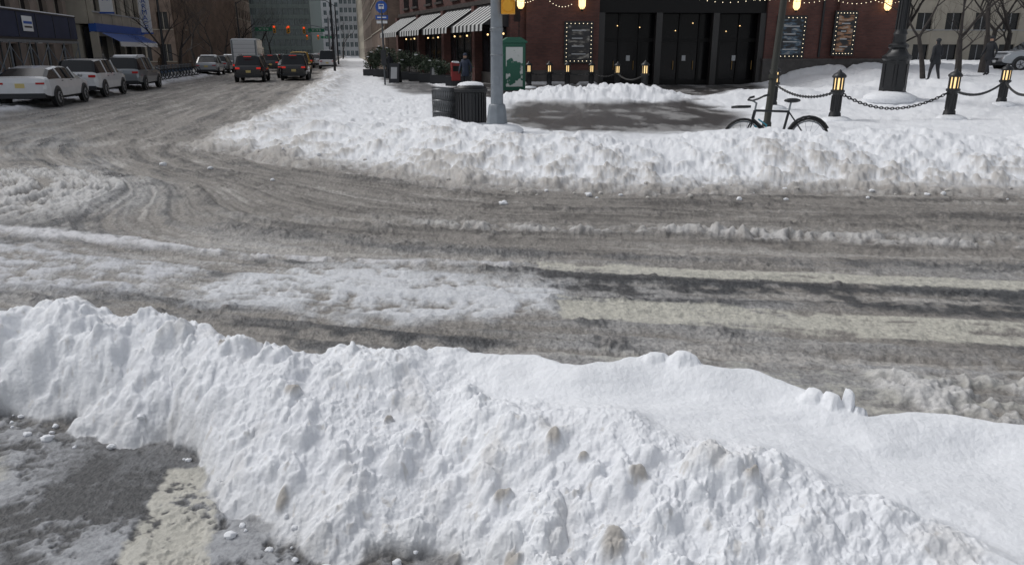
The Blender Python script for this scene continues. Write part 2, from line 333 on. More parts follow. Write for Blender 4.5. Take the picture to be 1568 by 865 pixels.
# ------------------------------------------------------------------ builder
class B:
    def __init__(s,name,loc=(0,0,0),rz=0,tilt=None,scale=1):
        s.name=name; s.parts={}; s.M=Matrix.Identity(4); s.loc=loc; s.rz=rz; s.tilt=tilt; s.extra=[]; s.scale=scale
    def g(s,part,m):
        k=(part,m.name); 
        if k not in s.parts: s.parts[k]=[[],[],m]
        return s.parts[k]
    def add(s,part,m,vs,fs):
        p=s.g(part,m); o=len(p[0]); M=s.M
        p[0].extend([tuple(M@Vector(v)) for v in vs]); p[1].extend([tuple(i+o for i in f) for f in fs])
    def box(s,part,m,c,d,rz=0,rx=0,ry=0,ch=0,taper=1):
        x,y,z=[k/2 for k in d]; 
        vs=[(-x,-y,-z),(x,-y,-z),(x,y,-z),(-x,y,-z),(-x*taper,-y*taper,z),(x*taper,-y*taper,z),(x*taper,y*taper,z),(-x*taper,y*taper,z)]
        R=Matrix.Translation(c)@Matrix.Rotation(rz,4,'Z')@Matrix.Rotation(ry,4,'Y')@Matrix.Rotation(rx,4,'X')
        s.add(part,m,[tuple(R@Vector(v)) for v in vs],[(0,3,2,1),(4,5,6,7),(0,1,5,4),(1,2,6,5),(2,3,7,6),(3,0,4,7)])
    def rev(s,part,m,prof,n=16,c=(0,0,0),axis='Z',a0=0):
        vs=[];fs=[]
        for r,z in prof:
            for i in range(n):
                t=a0+2*math.pi*i/n; vs.append((r*math.cos(t),r*math.sin(t),z))
        k=len(prof)
        for j in range(k-1):
            for i in range(n): fs.append((j*n+i,j*n+(i+1)%n,(j+1)*n+(i+1)%n,(j+1)*n+i))
        fs.append(tuple(reversed(range(n)))); fs.append(tuple((k-1)*n+i for i in range(n)))
        R=Matrix.Translation(c)
        if axis=='Y': R=R@Matrix.Rotation(rad(90),4,'X')
        if axis=='X': R=R@Matrix.Rotation(rad(90),4,'Y')
        s.add(part,m,[tuple(R@Vector(v)) for v in vs],fs)
    def tube(s,part,m,pts,r,n=6,closed=False):
        pts=[Vector(p) for p in pts]; k=len(pts); rs=r if isinstance(r,(list,tuple)) else [r]*k
        vs=[];fs=[];ref=None
        for j in range(k):
            if closed: d=pts[(j+1)%k]-pts[j-1]
            else: d=pts[min(j+1,k-1)]-pts[max(j-1,0)]
            d.normalize()
            if ref is None: ref=Vector((0,0,1)) if abs(d.z)<.9 else Vector((1,0,0))
            u=d.cross(ref)
            if u.length<1e-4: u=d.cross(Vector((0,1,.1)))
            u.normalize(); w=u.cross(d); ref=w
            for i in range(n):
                t=2*math.pi*i/n; p=pts[j]+(u*math.cos(t)+w*math.sin(t))*rs[j]; vs.append(tuple(p))
        for j in range(k if closed else k-1):
            j2=(j+1)%k
            for i in range(n): fs.append((j*n+i,j2*n+i,j2*n+(i+1)%n,j*n+(i+1)%n))
        if not closed: fs.append(tuple(range(n))); fs.append(tuple(reversed([(k-1)*n+i for i in range(n)])))
        s.add(part,m,vs,fs)
    def ball(s,part,m,c,r,sc_=(1,1,1),n=8,k=6,jit=0):
        vs=[];fs=[]
        for j in range(1,k):
            t=math.pi*j/k
            for i in range(n):
                f=2*math.pi*i/n; q=1+random.uniform(-jit,jit)
                vs.append((c[0]+r*sc_[0]*q*math.sin(t)*math.cos(f),c[1]+r*sc_[1]*q*math.sin(t)*math.sin(f),c[2]+r*sc_[2]*q*math.cos(t)))
        vs.append((c[0],c[1],c[2]+r*sc_[2])); vs.append((c[0],c[1],c[2]-r*sc_[2])); T=len(vs)-2
        for j in range(k-2):
            for i in range(n): fs.append((j*n+i,(j+1)*n+i,(j+1)*n+(i+1)%n,j*n+(i+1)%n))
        for i in range(n): fs.append((T,i,(i+1)%n)); fs.append((T+1,(k-2)*n+(i+1)%n,(k-2)*n+i))
        s.add(part,m,vs,fs)
    def prism(s,part,m,poly,y0,y1):
        n=len(poly); vs=[(x,y0,z) for x,z in poly]+[(x,y1,z) for x,z in poly]
        fs=[tuple(range(n)),tuple(reversed(range(n,2*n)))]+[(i,(i+1)%n,(i+1)%n+n,i+n)[::-1] for i in range(n)]
        s.add(part,m,vs,fs)
    def text(s,part,m,txt,size,M,ext=.01,ls=1):
        s.extra.append((part,m,txt,size,s.M@M,ext,ls))
    def done(s,bevel=0,smooth=False,single=False):
        root=bpy.data.objects.new(s.name,None); sc.collection.objects.link(root)
        root.location=s.loc; root.rotation_euler=(s.tilt[0] if s.tilt else 0,s.tilt[1] if s.tilt else 0,s.rz); root.empty_display_size=.3; root.scale=[s.scale]*3
        for (pn_,mn),(v,f,m) in s.parts.items():
            me=bpy.data.meshes.new(pn_); me.from_pydata(v,[],f); me.materials.append(m); me.update()
            bm=bmesh.new(); bm.from_mesh(me); bmesh.ops.recalc_face_normals(bm,faces=bm.faces); bm.to_mesh(me); bm.free()
            o=bpy.data.objects.new(pn_,me); sc.collection.objects.link(o); o.parent=root
            if smooth:
                for p in me.polygons: p.use_smooth=True
                me.set_sharp_from_angle(angle=rad(38))
            if bevel:
                bv=o.modifiers.new('b','BEVEL'); bv.width=bevel; bv.segments=2; bv.limit_method='ANGLE'; bv.angle_limit=rad(40)
        for part,m,txt,size,M,ext,ls in s.extra:
            cu=bpy.data.curves.new(part,'FONT'); cu.body=txt; cu.size=size; cu.extrude=ext; cu.align_x='CENTER'; cu.align_y='CENTER'; cu.space_line=ls; cu.materials.append(m)
            o=bpy.data.objects.new(part,cu); sc.collection.objects.link(o); o.parent=root; o.matrix_local=M
        return root
# ------------------------------------------------------------------ GROUND
def build_ground():
    th=np.concatenate([np.linspace(-85,-37.5,40)[:-1],np.linspace(-37.5,37.5,1060),np.linspace(37.5,85,40)[1:]])
    th=np.radians(th)
    rs=[.25]
    while rs[-1]<900:
        r=rs[-1]
        if r<1.5: dr=.03
        elif r<60: dr=min(max(.0007*r*r,.0035),.0055*r if r<17 else .012*r)
        else: dr=.03*r
        rs.append(r+dr)
    r=np.array(rs); R,T=np.meshgrid(r,th,indexing='ij')
    x=(R*np.sin(T)).ravel(); y=(R*np.cos(T)).ravel()
    z,C,W=terrain(x,y)
    nr,nt_=len(r),len(th); N=nr*nt_
    me=bpy.data.meshes.new('ground'); me.vertices.add(N)
    me.vertices.foreach_set('co',np.stack([x,y,z],1).astype(np.float32).ravel())
    i=np.arange(nr-1)[:,None]*nt_+np.arange(nt_-1)[None,:]; i=i.ravel()
    F=np.stack([i,i+nt_,i+nt_+1,i+1],1)[:, ::-1]
    nf=len(F); me.loops.add(nf*4); me.loops.foreach_set('vertex_index',F.astype(np.int32).ravel())
    me.polygons.add(nf); me.polygons.foreach_set('loop_start',np.arange(0,nf*4,4,dtype=np.int32))
    try: me.polygons.foreach_set('loop_total',np.full(nf,4,np.int32))
    except Exception: pass
    me.update(calc_edges=True)
    me.polygons.foreach_set('use_smooth',np.ones(nf,bool))
    at=me.color_attributes.new('surf','FLOAT_COLOR','POINT')
    at.data.foreach_set('color',np.concatenate([C,W[:,None]],1).astype(np.float32).ravel())
    if me.polygons[0].normal.z<0: me.flip_normals()
    o=bpy.data.objects.new('ground',me); sc.collection.objects.link(o)
    m=bpy.data.materials.new('snow_slush_asphalt'); m.use_nodes=True; nt=m.node_tree; b=nt.nodes['Principled BSDF']; N_=nt.nodes.new; Lk=nt.links.new
    A=N_('ShaderNodeAttribute'); A.attribute_name='surf'; tc=N_('ShaderNodeTexCoord')
    n1=N_('ShaderNodeTexNoise'); n1.inputs['Scale'].default_value=26; n1.inputs['Detail'].default_value=5; n1.inputs['Roughness'].default_value=.68
    vo=N_('ShaderNodeTexVoronoi'); vo.inputs['Scale'].default_value=38
    for q in (n1,vo): Lk(tc.outputs['Object'],q.inputs['Vector'])
    mr=N_('ShaderNodeMapRange'); mr.inputs[1].default_value=.3; mr.inputs[2].default_value=.7; Lk(n1.outputs[0],mr.inputs[0])
    lo=N_('ShaderNodeMapRange'); lo.inputs[3].default_value=.95; lo.inputs[4].default_value=.4; Lk(A.outputs['Alpha'],lo.inputs[0]); Lk(lo.outputs[0],mr.inputs[3])
    hi=N_('ShaderNodeMapRange'); hi.inputs[3].default_value=1.03; hi.inputs[4].default_value=1.65; Lk(A.outputs['Alpha'],hi.inputs[0]); Lk(hi.outputs[0],mr.inputs[4])
    mx=N_('ShaderNodeMix'); mx.data_type='RGBA'; mx.blend_type='MULTIPLY'; mx.inputs[0].default_value=1; Lk(A.outputs['Color'],mx.inputs[6]); Lk(mr.outputs[0],mx.inputs[7]); Lk(mx.outputs[2],b.inputs['Base Color'])
    ro=N_('ShaderNodeMapRange'); ro.inputs[1].default_value=.3; ro.inputs[2].default_value=1; ro.inputs[3].default_value=.8; ro.inputs[4].default_value=.18; Lk(A.outputs['Alpha'],ro.inputs[0]); Lk(ro.outputs[0],b.inputs['Roughness'])
    b.inputs['Specular IOR Level'].default_value=.4
    m3=N_('ShaderNodeMath'); m3.operation='MULTIPLY_ADD'; m3.inputs[1].default_value=-.3; Lk(vo.outputs[0],m3.inputs[0]); Lk(n1.outputs[0],m3.inputs[2])
    bp=N_('ShaderNodeBump'); bp.inputs['Distance'].default_value=.03; bs=N_('ShaderNodeMapRange'); bs.inputs[1].default_value=0; bs.inputs[2].default_value=.5; bs.inputs[3].default_value=.36; bs.inputs[4].default_value=.6; Lk(A.outputs['Alpha'],bs.inputs[0]); Lk(bs.outputs[0],bp.inputs['Strength'])
    Lk(m3.outputs[0],bp.inputs['Height']); Lk(bp.outputs[0],b.inputs['Normal'])
    me.materials.append(m)
    me2=bpy.data.meshes.new('terrain'); S=2500; me2.from_pydata([(-S,-S,-.25),(S,-S,-.25),(S,S,-.25),(-S,S,-.25)],[],[(0,1,2,3)]); me2.materials.append(SNOW)
    o2=bpy.data.objects.new('terrain',me2); sc.collection.objects.link(o2)
build_ground()
# ------------------------------------------------------------------ loose snow clumps
def clumps():
    b=B('snow_clumps')
    pts=[]
    for i in range(26):
        x=random.uniform(-3.0,.1); pts.append((x,float(np.interp(x,*TOE))+random.gauss(.0,.07),abs(random.gauss(.008,.008))+.004,SNOW))
    for (x,y,r) in [(-2.5,3.55,.028),(-2.72,3.25,.018)]: pts.append((x,y,r,SNOW))
    for i in range(80):
        x=random.uniform(-6,12); pts.append((x,10.7+max(0,-x)*.9+random.uniform(-.4,.6),abs(random.gauss(.018,.012))+.008,random.choice([SNOW,DSNOW,DSNOW])))
    for (x,y,r) in [(-6.4,13.6,.06),(-5.3,13.0,.05),(-3.9,12.0,.04),(-.12,10,.05)]: pts.append((x,y,r,SNOW))
    P=np.array([p[:2] for p in pts]); Z=terrain(P[:,0],P[:,1])[0]
    for (x,y,r,m),z in zip(pts,Z):
        bm=bmesh.new(); bmesh.ops.create_icosphere(bm,subdivisions=3,radius=r)
        o=random.uniform(0,99); sx,sy,sz=random.uniform(.8,1.3),random.uniform(.8,1.2),random.uniform(.6,.9)
        V=np.array([v.co[:] for v in bm.verts])/r; 
        f=1+.28*pn(V[:,0]*1.3+o,V[:,1]*1.3+V[:,2],3)+.14*pn(V[:,0]*3+o,V[:,1]*3+V[:,2]*2.5,4)
        V=V*f[:,None]*r*np.array([sx,sy,sz])+np.array([x,y,z+r*.25])
        b.add('clumps',m,[tuple(v) for v in V],[tuple(v.index for v in fc.verts) for fc in bm.faces]); bm.free()
    root=b.done(0,False)
    for c in root.children:
        for p in c.data.polygons: p.use_smooth=True
clumps()
# ------------------------------------------------------------------ vehicles
def car(name,x,y,hd,kind,paint,lit=False,L=4.7,W=1.9,H=1.65,z=None,roofsnow=False,rack=False):
    zz=(z if z is not None else 0.0)
    b=B(name,(x,y,zz),hd)
    hw=W/2
    if kind=='suv':
        S=[(0,.42,.80,.86,0),(.015,.36,.98,1.02,0),(.03,.34,1.04,1.10,0),(.11,.30,1.06,H-.06,1),(.3,.28,1.05,H,1),(.55,.28,1.03,H-.01,1),(.62,.28,1.02,H-.06,1),(.765,.28,1.02,1.09,0),(.93,.3,.9,.96,0),(.985,.34,.72,.80,0),(1,.4,.62,.68,0)]
        segs={2:'rg',3:'s',4:'s',5:'s',6:'ws'}
    else:
        S=[(0,.42,.82,.88,0),(.02,.34,.98,1.04,0),(.06,.3,1.0,1.10,0),(.2,.28,1.0,H-.08,1),(.38,.26,.98,H,1),(.55,.26,.96,H-.02,1),(.62,.26,.95,H-.08,1),(.80,.26,.92,.98,0),(.94,.3,.78,.86,0),(.99,.34,.62,.72,0),(1,.4,.55,.6,0)]
        segs={2:'rg',3:'s',4:'s',5:'s',6:'ws'}
    rings=[]
    for k,(f,zb,zbelt,zt,cab) in enumerate(S):
        e=min(f,1-f); wf=hw*(1-.16*max(0,(1-e/.06))**2 -.03*max(0,1-e/.25))
        X=(f-.5)*L; wr=wf*(.76 if cab else .9)
        half=[(wf*.86,zb),(wf*.97,zb+.1),(wf,zb+(zbelt-zb)*.55),(wf*.955,zbelt),(wr,zt-(.05 if cab else .03)),(wr*.84,zt),(wr*.4,zt+.012)]
        rings.append([(X,-w,zv) for w,zv in half]+[(X,w,zv) for w,zv in reversed(half)])
    n=len(rings[0])
    for k in range(len(rings)-1):
        for i in range(n):
            j=(i+1)%n; q=[rings[k][i],rings[k][j],rings[k+1][j],rings[k+1][i]]
            t=segs.get(k); part,m='body',paint
            side=i in(3,9)
            if t=='s' and side: part,m='side_windows',GLASS
            if t in('rg','ws') and (i in(5,6,7) or i in(4,8)): part,m='windscreen',GLASS
            if t in('rg','ws') and side: part,m='side_windows',GLASS
            if i==n-1: part,m='underbody',DARKM
            if i in(0,n-2): part,m='sills',DARKM
            b.add(part,m,q,[(0,1,2,3)])
    b.add('body',paint,rings[0],[tuple(range(n))]); b.add('body',paint,rings[-1],[tuple(range(n))])
    for fx in (.3,.46,.62):
        for sy in(-1,1): b.tube('pillars',paint if fx!=.46 else DARKM,[((fx-.5)*L,sy*hw*.965,1.0),((fx-.5)*L-.06,sy*hw*.77,H-.06)],.035,5)
    R=.35 if kind=='suv' else .335
    for fx in(.185,.815):
        for sy in(-1,1):
            X=(fx-.5)*L
            b.rev('wheel_arches',DARKM,[(R+.07,-.02),(R+.07,.02)],20,(X,sy*(hw-.01),R+.02),'Y')
            b.rev('tyres',RUB,[(R*.8,-.12),(R,-.09),(R,.09),(R*.8,.12)],20,(X,sy*(hw-.09),R),'Y')
            b.rev('rims',RIM,[(R*.66,-.012),(R*.6,.012)],12,(X,sy*(hw+.03),R),'Y')
            for s5 in range(5):
                t=s5*2*math.pi/5; b.tube('hub_spokes',DARKM,[(X,sy*(hw+.05),R),(X+math.cos(t)*R*.55,sy*(hw+.05),R+math.sin(t)*R*.55)],.02,4)
            b.ball('mirrors',paint,((.7-.5)*L,sy*(hw+.07),1.06),.1,(.7,1,.7),8,6)
    zl=.93 if kind=='suv' else .86
    rm=REDON if lit else RED
    for sy in(-1,1):
        b.box('tail_lamps',rm,(-L/2+.035,sy*hw*.70,zl),(.10,.28,.11 if kind=='suv' else .07))
        b.box('head_lamps',WHITE,(L/2-.09,sy*hw*.68,.68),(.12,.34,.12))
        b.box('door_handles',DARKM,(.02*L,sy*(hw+.0),.92),(.16,.03,.03)); b.box('door_handles',DARKM,(-.18*L,sy*(hw+.0),.92),(.16,.03,.03))
    if lit: b.box('brake_lamp',REDON,(-L/2+.28,0,H-.1),(.06,.5,.035))
    b.box('plates',mat('plate_yellow',(.62,.5,.2),.5),(-L/2-.005,0,.72 if kind=='suv' else .78),(.02,.32,.16))
    b.box('plates',WHITE,(L/2+.005,0,.5),(.02,.32,.14))
    b.box('bumpers',DARKM,(-L/2+.05,0,.42),(.14,W*.82,.18)); b.box('bumpers',DARKM,(L/2-.06,0,.40),(.14,W*.78,.2))
    b.box('grille',DARKM,(L/2-.02,0,.6),(.05,W*.4,.14))
    if kind=='suv':
        for sy in(-1,1): b.tube('roof_rails',DARKM,[((-.3)*L,sy*hw*.68,H+.01),((-.28)*L,sy*hw*.68,H+.06),(.05*L,sy*hw*.68,H+.06),(.07*L,sy*hw*.68,H)],.018,5)
    if roofsnow:
        b.box('roof_snow',SNOW,(-.07*L,0,H+.05),(L*.42,W*.62,.1),taper=.85)
        b.box('bonnet_snow',SNOW,(.38*L,0,.99),(L*.18,W*.7,.06),taper=.85)
    b.done(.012,True)
WP=mat('white_car_paint',(.66,.67,.69),.25,0,0,.05,3,coat=.6); GP=mat('grey_car_paint',(.22,.24,.26),.3,.4,coat=.6); KP=mat('black_car_paint',(.015,.016,.018),.25,0,coat=.7)
SP=mat('silver_car_paint',(.4,.42,.44),.3,.5,coat=.5); YP=mat('taxi_yellow',(.75,.42,.02),.3,coat=.5)
AV=math.atan2(.978,-.2085)
def onav(a,y): return ((a-.2085*y)/.978, y)
def avcar(name,a,y,kind,paint,**k):
    x,_=onav(a,y); car(name,x,y,AV+k.pop('dr',0),kind,paint,**k)
avcar('parked_sedan',-11.75,30.2,'sedan',WP,L=4.75,W=1.92,H=1.45,z=.03)
avcar('parked_suv',-11.85,36.3,'suv',WP,L=4.6,W=1.88,H=1.66,z=.03)
avcar('parked_suv',-11.7,42.8,'suv',GP,L=4.8,W=1.92,H=1.72,z=.03,roofsnow=True)
car('dark_suv',-18.4,54.5,AV,'suv',KP,lit=True,H=1.78,L=4.8,W=1.95)
car('dark_suv',-16.3,58,AV,'suv',KP,lit=True,H=1.85,L=4.9,W=1.95)
car('dark_sedan',-18.1,63,AV,'sedan',KP,lit=True,H=1.45)
car('taxi',-20.6,75,AV,'suv',YP,H=2.0,L=4.8)
car('white_van',-22.7,95,AV,'suv',WP,H=2.2,L=5.0,W=2)
car('silver_car',-27.5,100,AV,'suv',SP,lit=True); car('silver_car',-31.5,118,AV,'suv',GP,lit=True); car('dark_sedan',-27.0,112,AV,'sedan',KP,lit=True)
for a_,y_,p_ in [(-8,84,KP),(-5.4,88,GP),(-8.3,97,WP),(-5.2,101,KP),(-8,128,KP),(-5,140,SP),(-8,145,WP)]: avcar('distant_car',a_,y_,'suv',p_,lit=True,H=1.75)
for i,(a_,y_) in enumerate([(-12.2,70),(-12.2,76),(-12.2,83),(-12.2,90),(-12.2,98),(-12.2,107),(-4.5,108),(-4.4,120),(-7,135),(-9.5,150),(-6,160)]):
    avcar('distant_car',a_,y_,'suv' if i%2 else 'sedan',[SP,GP,WP,KP][i%4],roofsnow=i%2==0)
car('parked_suv',29.0,42.5,rad(176),'suv',SP,z=1.0,L=4.7,roofsnow=True)
car('parked_sedan',26,58,rad(180),'sedan',WP,z=1.1,H=1.5,roofsnow=True)
def truck(x,y):
    b=B('box_truck',(x,y,0),AV)
    b.box('cargo_box',WP,(-1.2,0,1.95),(4.6,2.2,2.2)); b.box('roof_snow',SNOW,(-1.2,0,3.09),(4.3,2.0,.08))
    b.box('rear_frame',STEEL,(-3.53,0,1.95),(.06,2.1,2.1)); 
    for k in range(6): b.box('roller_door',WHITE,(-3.58,0,1.1+k*.34),(.05,1.85,.32))
    b.box('chassis',DARKM,(0,0,.6),(6.6,1.0,.3)); b.box('bumper',DARKM,(-3.5,0,.55),(.15,2.2,.2))
    b.prism('cab',WP,[(1.2,.5),(3.3,.5),(3.4,1.3),(3.0,1.5),(2.6,2.4),(1.2,2.5)],-1.05,1.05)
    b.prism('cab_windows',GLASS,[(1.5,1.5),(2.85,1.5),(2.5,2.2),(1.5,2.25)],-1.06,1.06)
    for X in(-2.2,2.3):
        for sy in(-1,1): b.rev('tyres',RUB,[(.38,-.14),(.47,-.1),(.47,.1),(.38,.14)],18,(X,sy*1.0,.47),'Y')
    for sy in(-1,1): b.box('tail_lamps',REDON,(-3.59,sy*1.0,.85),(.05,.16,.16)); 
    b.done(.02)
truck(-24.6,72.5)
# ------------------------------------------------------------------ street furniture
def bollard(x,y):
    b=B('lantern_bollard',(x,y,gz(x,y)-.12))
    b.rev('post',BLACK,[(.2,0),(.2,.16),(.17,.2),(.155,.32),(.13,.36),(.125,.82),(.15,.86),(.185,.89),(.185,.94),(.15,.96)],12)
    for i in range(12):
        t=i*math.pi/6; b.tube('flutes',BLACK,[(.13*math.cos(t),.13*math.sin(t),.38),(.13*math.cos(t),.13*math.sin(t),.8)],.014,4)
    b.rev('lantern',AMBER,[(.115,.96),(.115,1.27)],12)
    for i in range(8):
        t=i*math.pi/4; b.box('cage',BLACK,(.135*math.cos(t),.135*math.sin(t),1.115),(.03,.045,.31),rz=t)
    b.rev('cap',BLACK,[(.17,1.27),(.19,1.3),(.185,1.33),(.13,1.39),(.06,1.43),(.04,1.47),(.01,1.5)],12)
    b.ball('base_snow',SNOW,(.05,-.05,.10),.36,(1.2,1,.4),14,8,.04)
    b.done(0,True)
    return (x,y,gz(x,y)+.80)
def chain(p,q,sag=.28):
    b=B('chain'); p=Vector(p);q=Vector(q); L=(q-p).length; n=max(6,int(L/.085))
    for i in range(n):
        def P(t): v=p.lerp(q,t); v.z-=sag*4*t*(1-t)*min(1,L/3); return v
        a=P(i/n); c=P((i+1)/n); mid=(a+c)/2; d=(c-a).normalized(); s1=d.cross(Vector((0,0,1))).normalized(); s2=s1.cross(d)
        u=s1 if i%2 else s2
        h=(c-a).length*.68
        b.tube('links',BLACK,[mid+d*h*math.cos(t)+u*h*.55*math.sin(t) for t in [k*math.pi/4 for k in range(8)]],.016,4,True)
    b.done()
BL=[(8.6,25.1),(9.05,21.2),(12.6,21.8),(17,26.4),(14.95,21.6)]
pt=[bollard(*p) for p in BL]
chain(pt[1],pt[0]); chain(pt[2],pt[3]); chain(pt[4],pt[3]); chain(pt[1],pt[2],.5)
BT=[(5.75,33.2),(5.4,39.3),(4.2,40.6),(2.95,40.9),(2.0,41.2),(.9,40.9)]
pb=[bollard(*p) for p in BT]
for i in range(5): chain(pb[i],pb[i+1])
def lamp_post(x,y):
    b=B('street_lamp',(x,y,gz(x,y)-.1))
    b.rev('pedestal',BLACK,[(.52,0),(.52,.25),(.44,.32),(.42,1.35),(.48,1.42),(.48,1.5),(.34,1.62),(.28,1.75),(.33,1.8),(.33,1.88),(.22,1.95)],8,a0=rad(22.5))
    for i in range(8):
        t=i*math.pi/4; b.box('panels',BLACK,(.395*math.cos(t),.395*math.sin(t),.85),(.05,.2,.8),rz=t)
    b.rev('shaft',BLACK,[(.22,1.95),(.2,2.2),(.23,2.25),(.17,2.4),(.12,7.0),(.16,7.05),(.1,7.2)],12)
    for i in range(10):
        t=i*math.pi/5; b.tube('flutes',BLACK,[(.19*math.cos(t),.19*math.sin(t),2.4),(.125*math.cos(t),.125*math.sin(t),6.9)],.018,4)
    b.tube('arm',BLACK,[(0,0,6.6),(.3,0,7.6),(1.0,0,8.0),(1.7,0,7.8),(1.8,0,7.5)],.05,8)
    b.rev('lantern',BLACK,[(.1,7.55),(.3,7.4),(.32,7.3)],12,(1.8,0,0)); b.ball('globe',WHITE,(1.8,0,7.2),.22)
    b.ball('base_snow',SNOW,(-.1,-.1,.05),.75,(1.2,1,.4),18,10,.03)
    b.done(0,True)
lamp_post(13.55,27.2)
def signal(x,y):
    g=gz(x,y)-.05
    b=B('traffic_signal',(x,y,g))
    b.rev('pole_base',PAINTG,[(.29,0),(.29,.12),(.25,.2),(.22,.5),(.2,.62),(.16,.66)],8)
    b.rev('pole',PAINTG,[(.15,.6),(.135,3),(.11,6.5)],12)
    b.box('hand_hole',PAINTG,(0,-.14,1.2),(.12,.05,.2)); b.rev('bands',STEEL,[(.155,2.3),(.155,2.38)],12); b.rev('bands',STEEL,[(.152,1.75),(.152,1.79)],12)
    b.box('signal_head',YEL,(.27,.0,3.15),(.32,.28,.95)); 
    for k in range(3):
        b.rev('visors',YEL,[(.125,-.12),(.125,.12)],12,(.27,-.22,2.85+k*.3),'Y'); b.rev('lenses',mat('lens%d'%k,[(.02,.2,.08),(.4,.2,.01),(.4,.01,.01)][k],.2),[(.1,-.13),(.1,.02)],12,(.27,-.235,2.85+k*.3),'Y')
    b.tube('brackets',DARKM,[(.12,0,2.75),(.3,0,2.68),(.3,0,2.75)],.025,6); b.tube('brackets',DARKM,[(.1,0,3.7),(.3,0,3.7)],.025,6)
    b.box('pedestrian_signal',YEL,(-.33,0,3.9),(.42,.24,.42)); b.box('pedestrian_signal_face',DARKM,(-.33,-.13,3.9),(.36,.03,.36))
    b.box('street_sign',GREEN,(0,-.0,4.9),(1.3,.02,.3))
    b.ball('base_snow',SNOW,(.05,-.1,.03),.5,(1.2,1,.35),16,10,.03)
    b.done(.008,True)
signal(-.36,18.2)
def trash(x,y):
    b=B('litter_bin',(x,y,gz(x,y)-.05))
    b.rev('drum',DARKM,[(.32,0),(.36,.08),(.375,.9)],20)
    for i in range(28):
        t=i*2*math.pi/28; b.box('slats',BLACK,(.385*math.cos(t),.385*math.sin(t),.48),(.02,.055,.84),rz=t)
    b.rev('rim',BLACK,[(.4,.88),(.43,.9),(.43,.97),(.38,1.0)],20)
    b.rev('lid',BLACK,[(.4,1.0),(.36,1.06),(.2,1.1)],20)
    b.ball('snow_cap',SNOW,(0,0,1.05),.36,(1,1,.28),14,8,.05)
    b.ball('base_snow',SNOW,(.15,-.25,0),.5,(1.3,.8,.3),16,10,.03)
    b.done(0,True)
trash(-1.05,19.4)
def basket(x,y):
    b=B('wire_litter_basket',(x,y,gz(x,y)+.0),rad(10),(rad(-7),rad(6)))
    WM=mat('basket_wire',(.12,.125,.13),.4,.6)
    for z,r in((.02,.30),(.3,.325),(.58,.355),(.86,.385)):
        b.tube('hoops',WM,[(r*math.cos(t),r*math.sin(t),z) for t in [k*math.pi/12 for k in range(24)]],.018,5,True)
    for i in range(40):
        t=i*2*math.pi/40
        for dt in(.35,-.35): b.tube('mesh',WM,[(.3*math.cos(t),.3*math.sin(t),.02),(.385*math.cos(t+dt),.385*math.sin(t+dt),.86)],.007,4)
    b.rev('liner',mat('bin_liner',(.24,.25,.26),.5),[(.27,.03),(.34,.8),(.36,.84)],18)
    b.rev('top_band',WM,[(.395,.82),(.395,.92)],24)
    b.done(0,True)
basket(-1.78,19.8)
def cabinet(x,y):
    m=bpy.data.materials.new('painted_green_metal'); m.use_nodes=True; nt=m.node_tree; p=nt.nodes['Principled BSDF']; p.inputs['Roughness'].default_value=.5
    tc=nt.nodes.new('ShaderNodeTexCoord'); n=nt.nodes.new('ShaderNodeTexNoise'); n.inputs['Scale'].default_value=1.1; n.inputs['Detail'].default_value=7; n.inputs['Roughness'].default_value=.62; r=nt.nodes.new('ShaderNodeValToRGB')
    r.color_ramp.elements[0].position=.45; r.color_ramp.elements[0].color=(.01,.10,.06,1); r.color_ramp.elements[1].position=.47; r.color_ramp.elements[1].color=(.55,.57,.55,1)
    nt.links.new(tc.outputs['Object'],n.inputs['Vector']); nt.links.new(n.outputs[0],r.inputs[0]); nt.links.new(r.outputs[0],p.inputs['Base Color'])
    gm=mat('green_metal',(.012,.10,.06),.5)
    b=B('utility_cabinet',(x,y,gz(x,y)-.02),rad(8))
    b.box('plinth',STONE,(0,0,.08),(1.15,.85,.16)); b.box('body',gm,(0,0,1.2),(1.05,.75,2.1))
    b.prism('roof',gm,[(-.6,2.25),(.6,2.25),(.6,2.32),(.3,2.5),(-.3,2.5),(-.6,2.32)],-.45,.45)
    b.box('door_frame',gm,(0,-.385,1.2),(.9,.03,1.9)); b.box('door',m,(0,-.41,1.2),(.78,.03,1.75)); b.box('handle',STEEL,(.3,-.44,1.2),(.04,.04,.2))
    b.done(.015)
cabinet(.05,35.8)
def bus_sign(x,y):
    b=B('bus_stop_sign',(x,y,gz(x,y)-.1))
    b.rev('pole',mat('sign_pole',(.1,.11,.12),.5,.4),[(.05,0),(.045,4.5)],8)
    b.rev('roundel',BLUE,[(.33,-.02),(.33,.02)],20,(0,0,4.3),'Y'); b.box('bus_symbol',WHITE,(0,-.03,4.32),(.3,.02,.26)); b.box('bus_symbol_window',BLUE,(0,-.045,4.36),(.22,.02,.08))
    b.box('route_panel',BLUE,(.0,0,3.75),(.7,.03,.22)); b.box('route_panel_lower',WHITE,(.0,0,3.5),(.6,.03,.14)); b.box('route_text',WHITE,(.0,-.02,3.75),(.5,.02,.06))
    b.box('timetable',DARKM,(.0,-.06,1.6),(.3,.12,.8))
    b.done()
bus_sign(-7.3,44)
def dark_post(x,y):
    b=B('sign_post',(x,y,gz(x,y)-.2),0,(0,rad(2.2)))
    gm=mat('bronze_green_post',(.035,.036,.03),.6,.2)
    b.rev('post',gm,[(.13,0),(.12,.3),(.09,.36),(.085,6)],10); b.box('parking_sign',WHITE,(0,-.09,4.2),(.45,.02,.6)); b.rev('collar',gm,[(.12,1.4),(.12,1.5)],10)
    b.done(0,True)
dark_post(6.55,19.4)
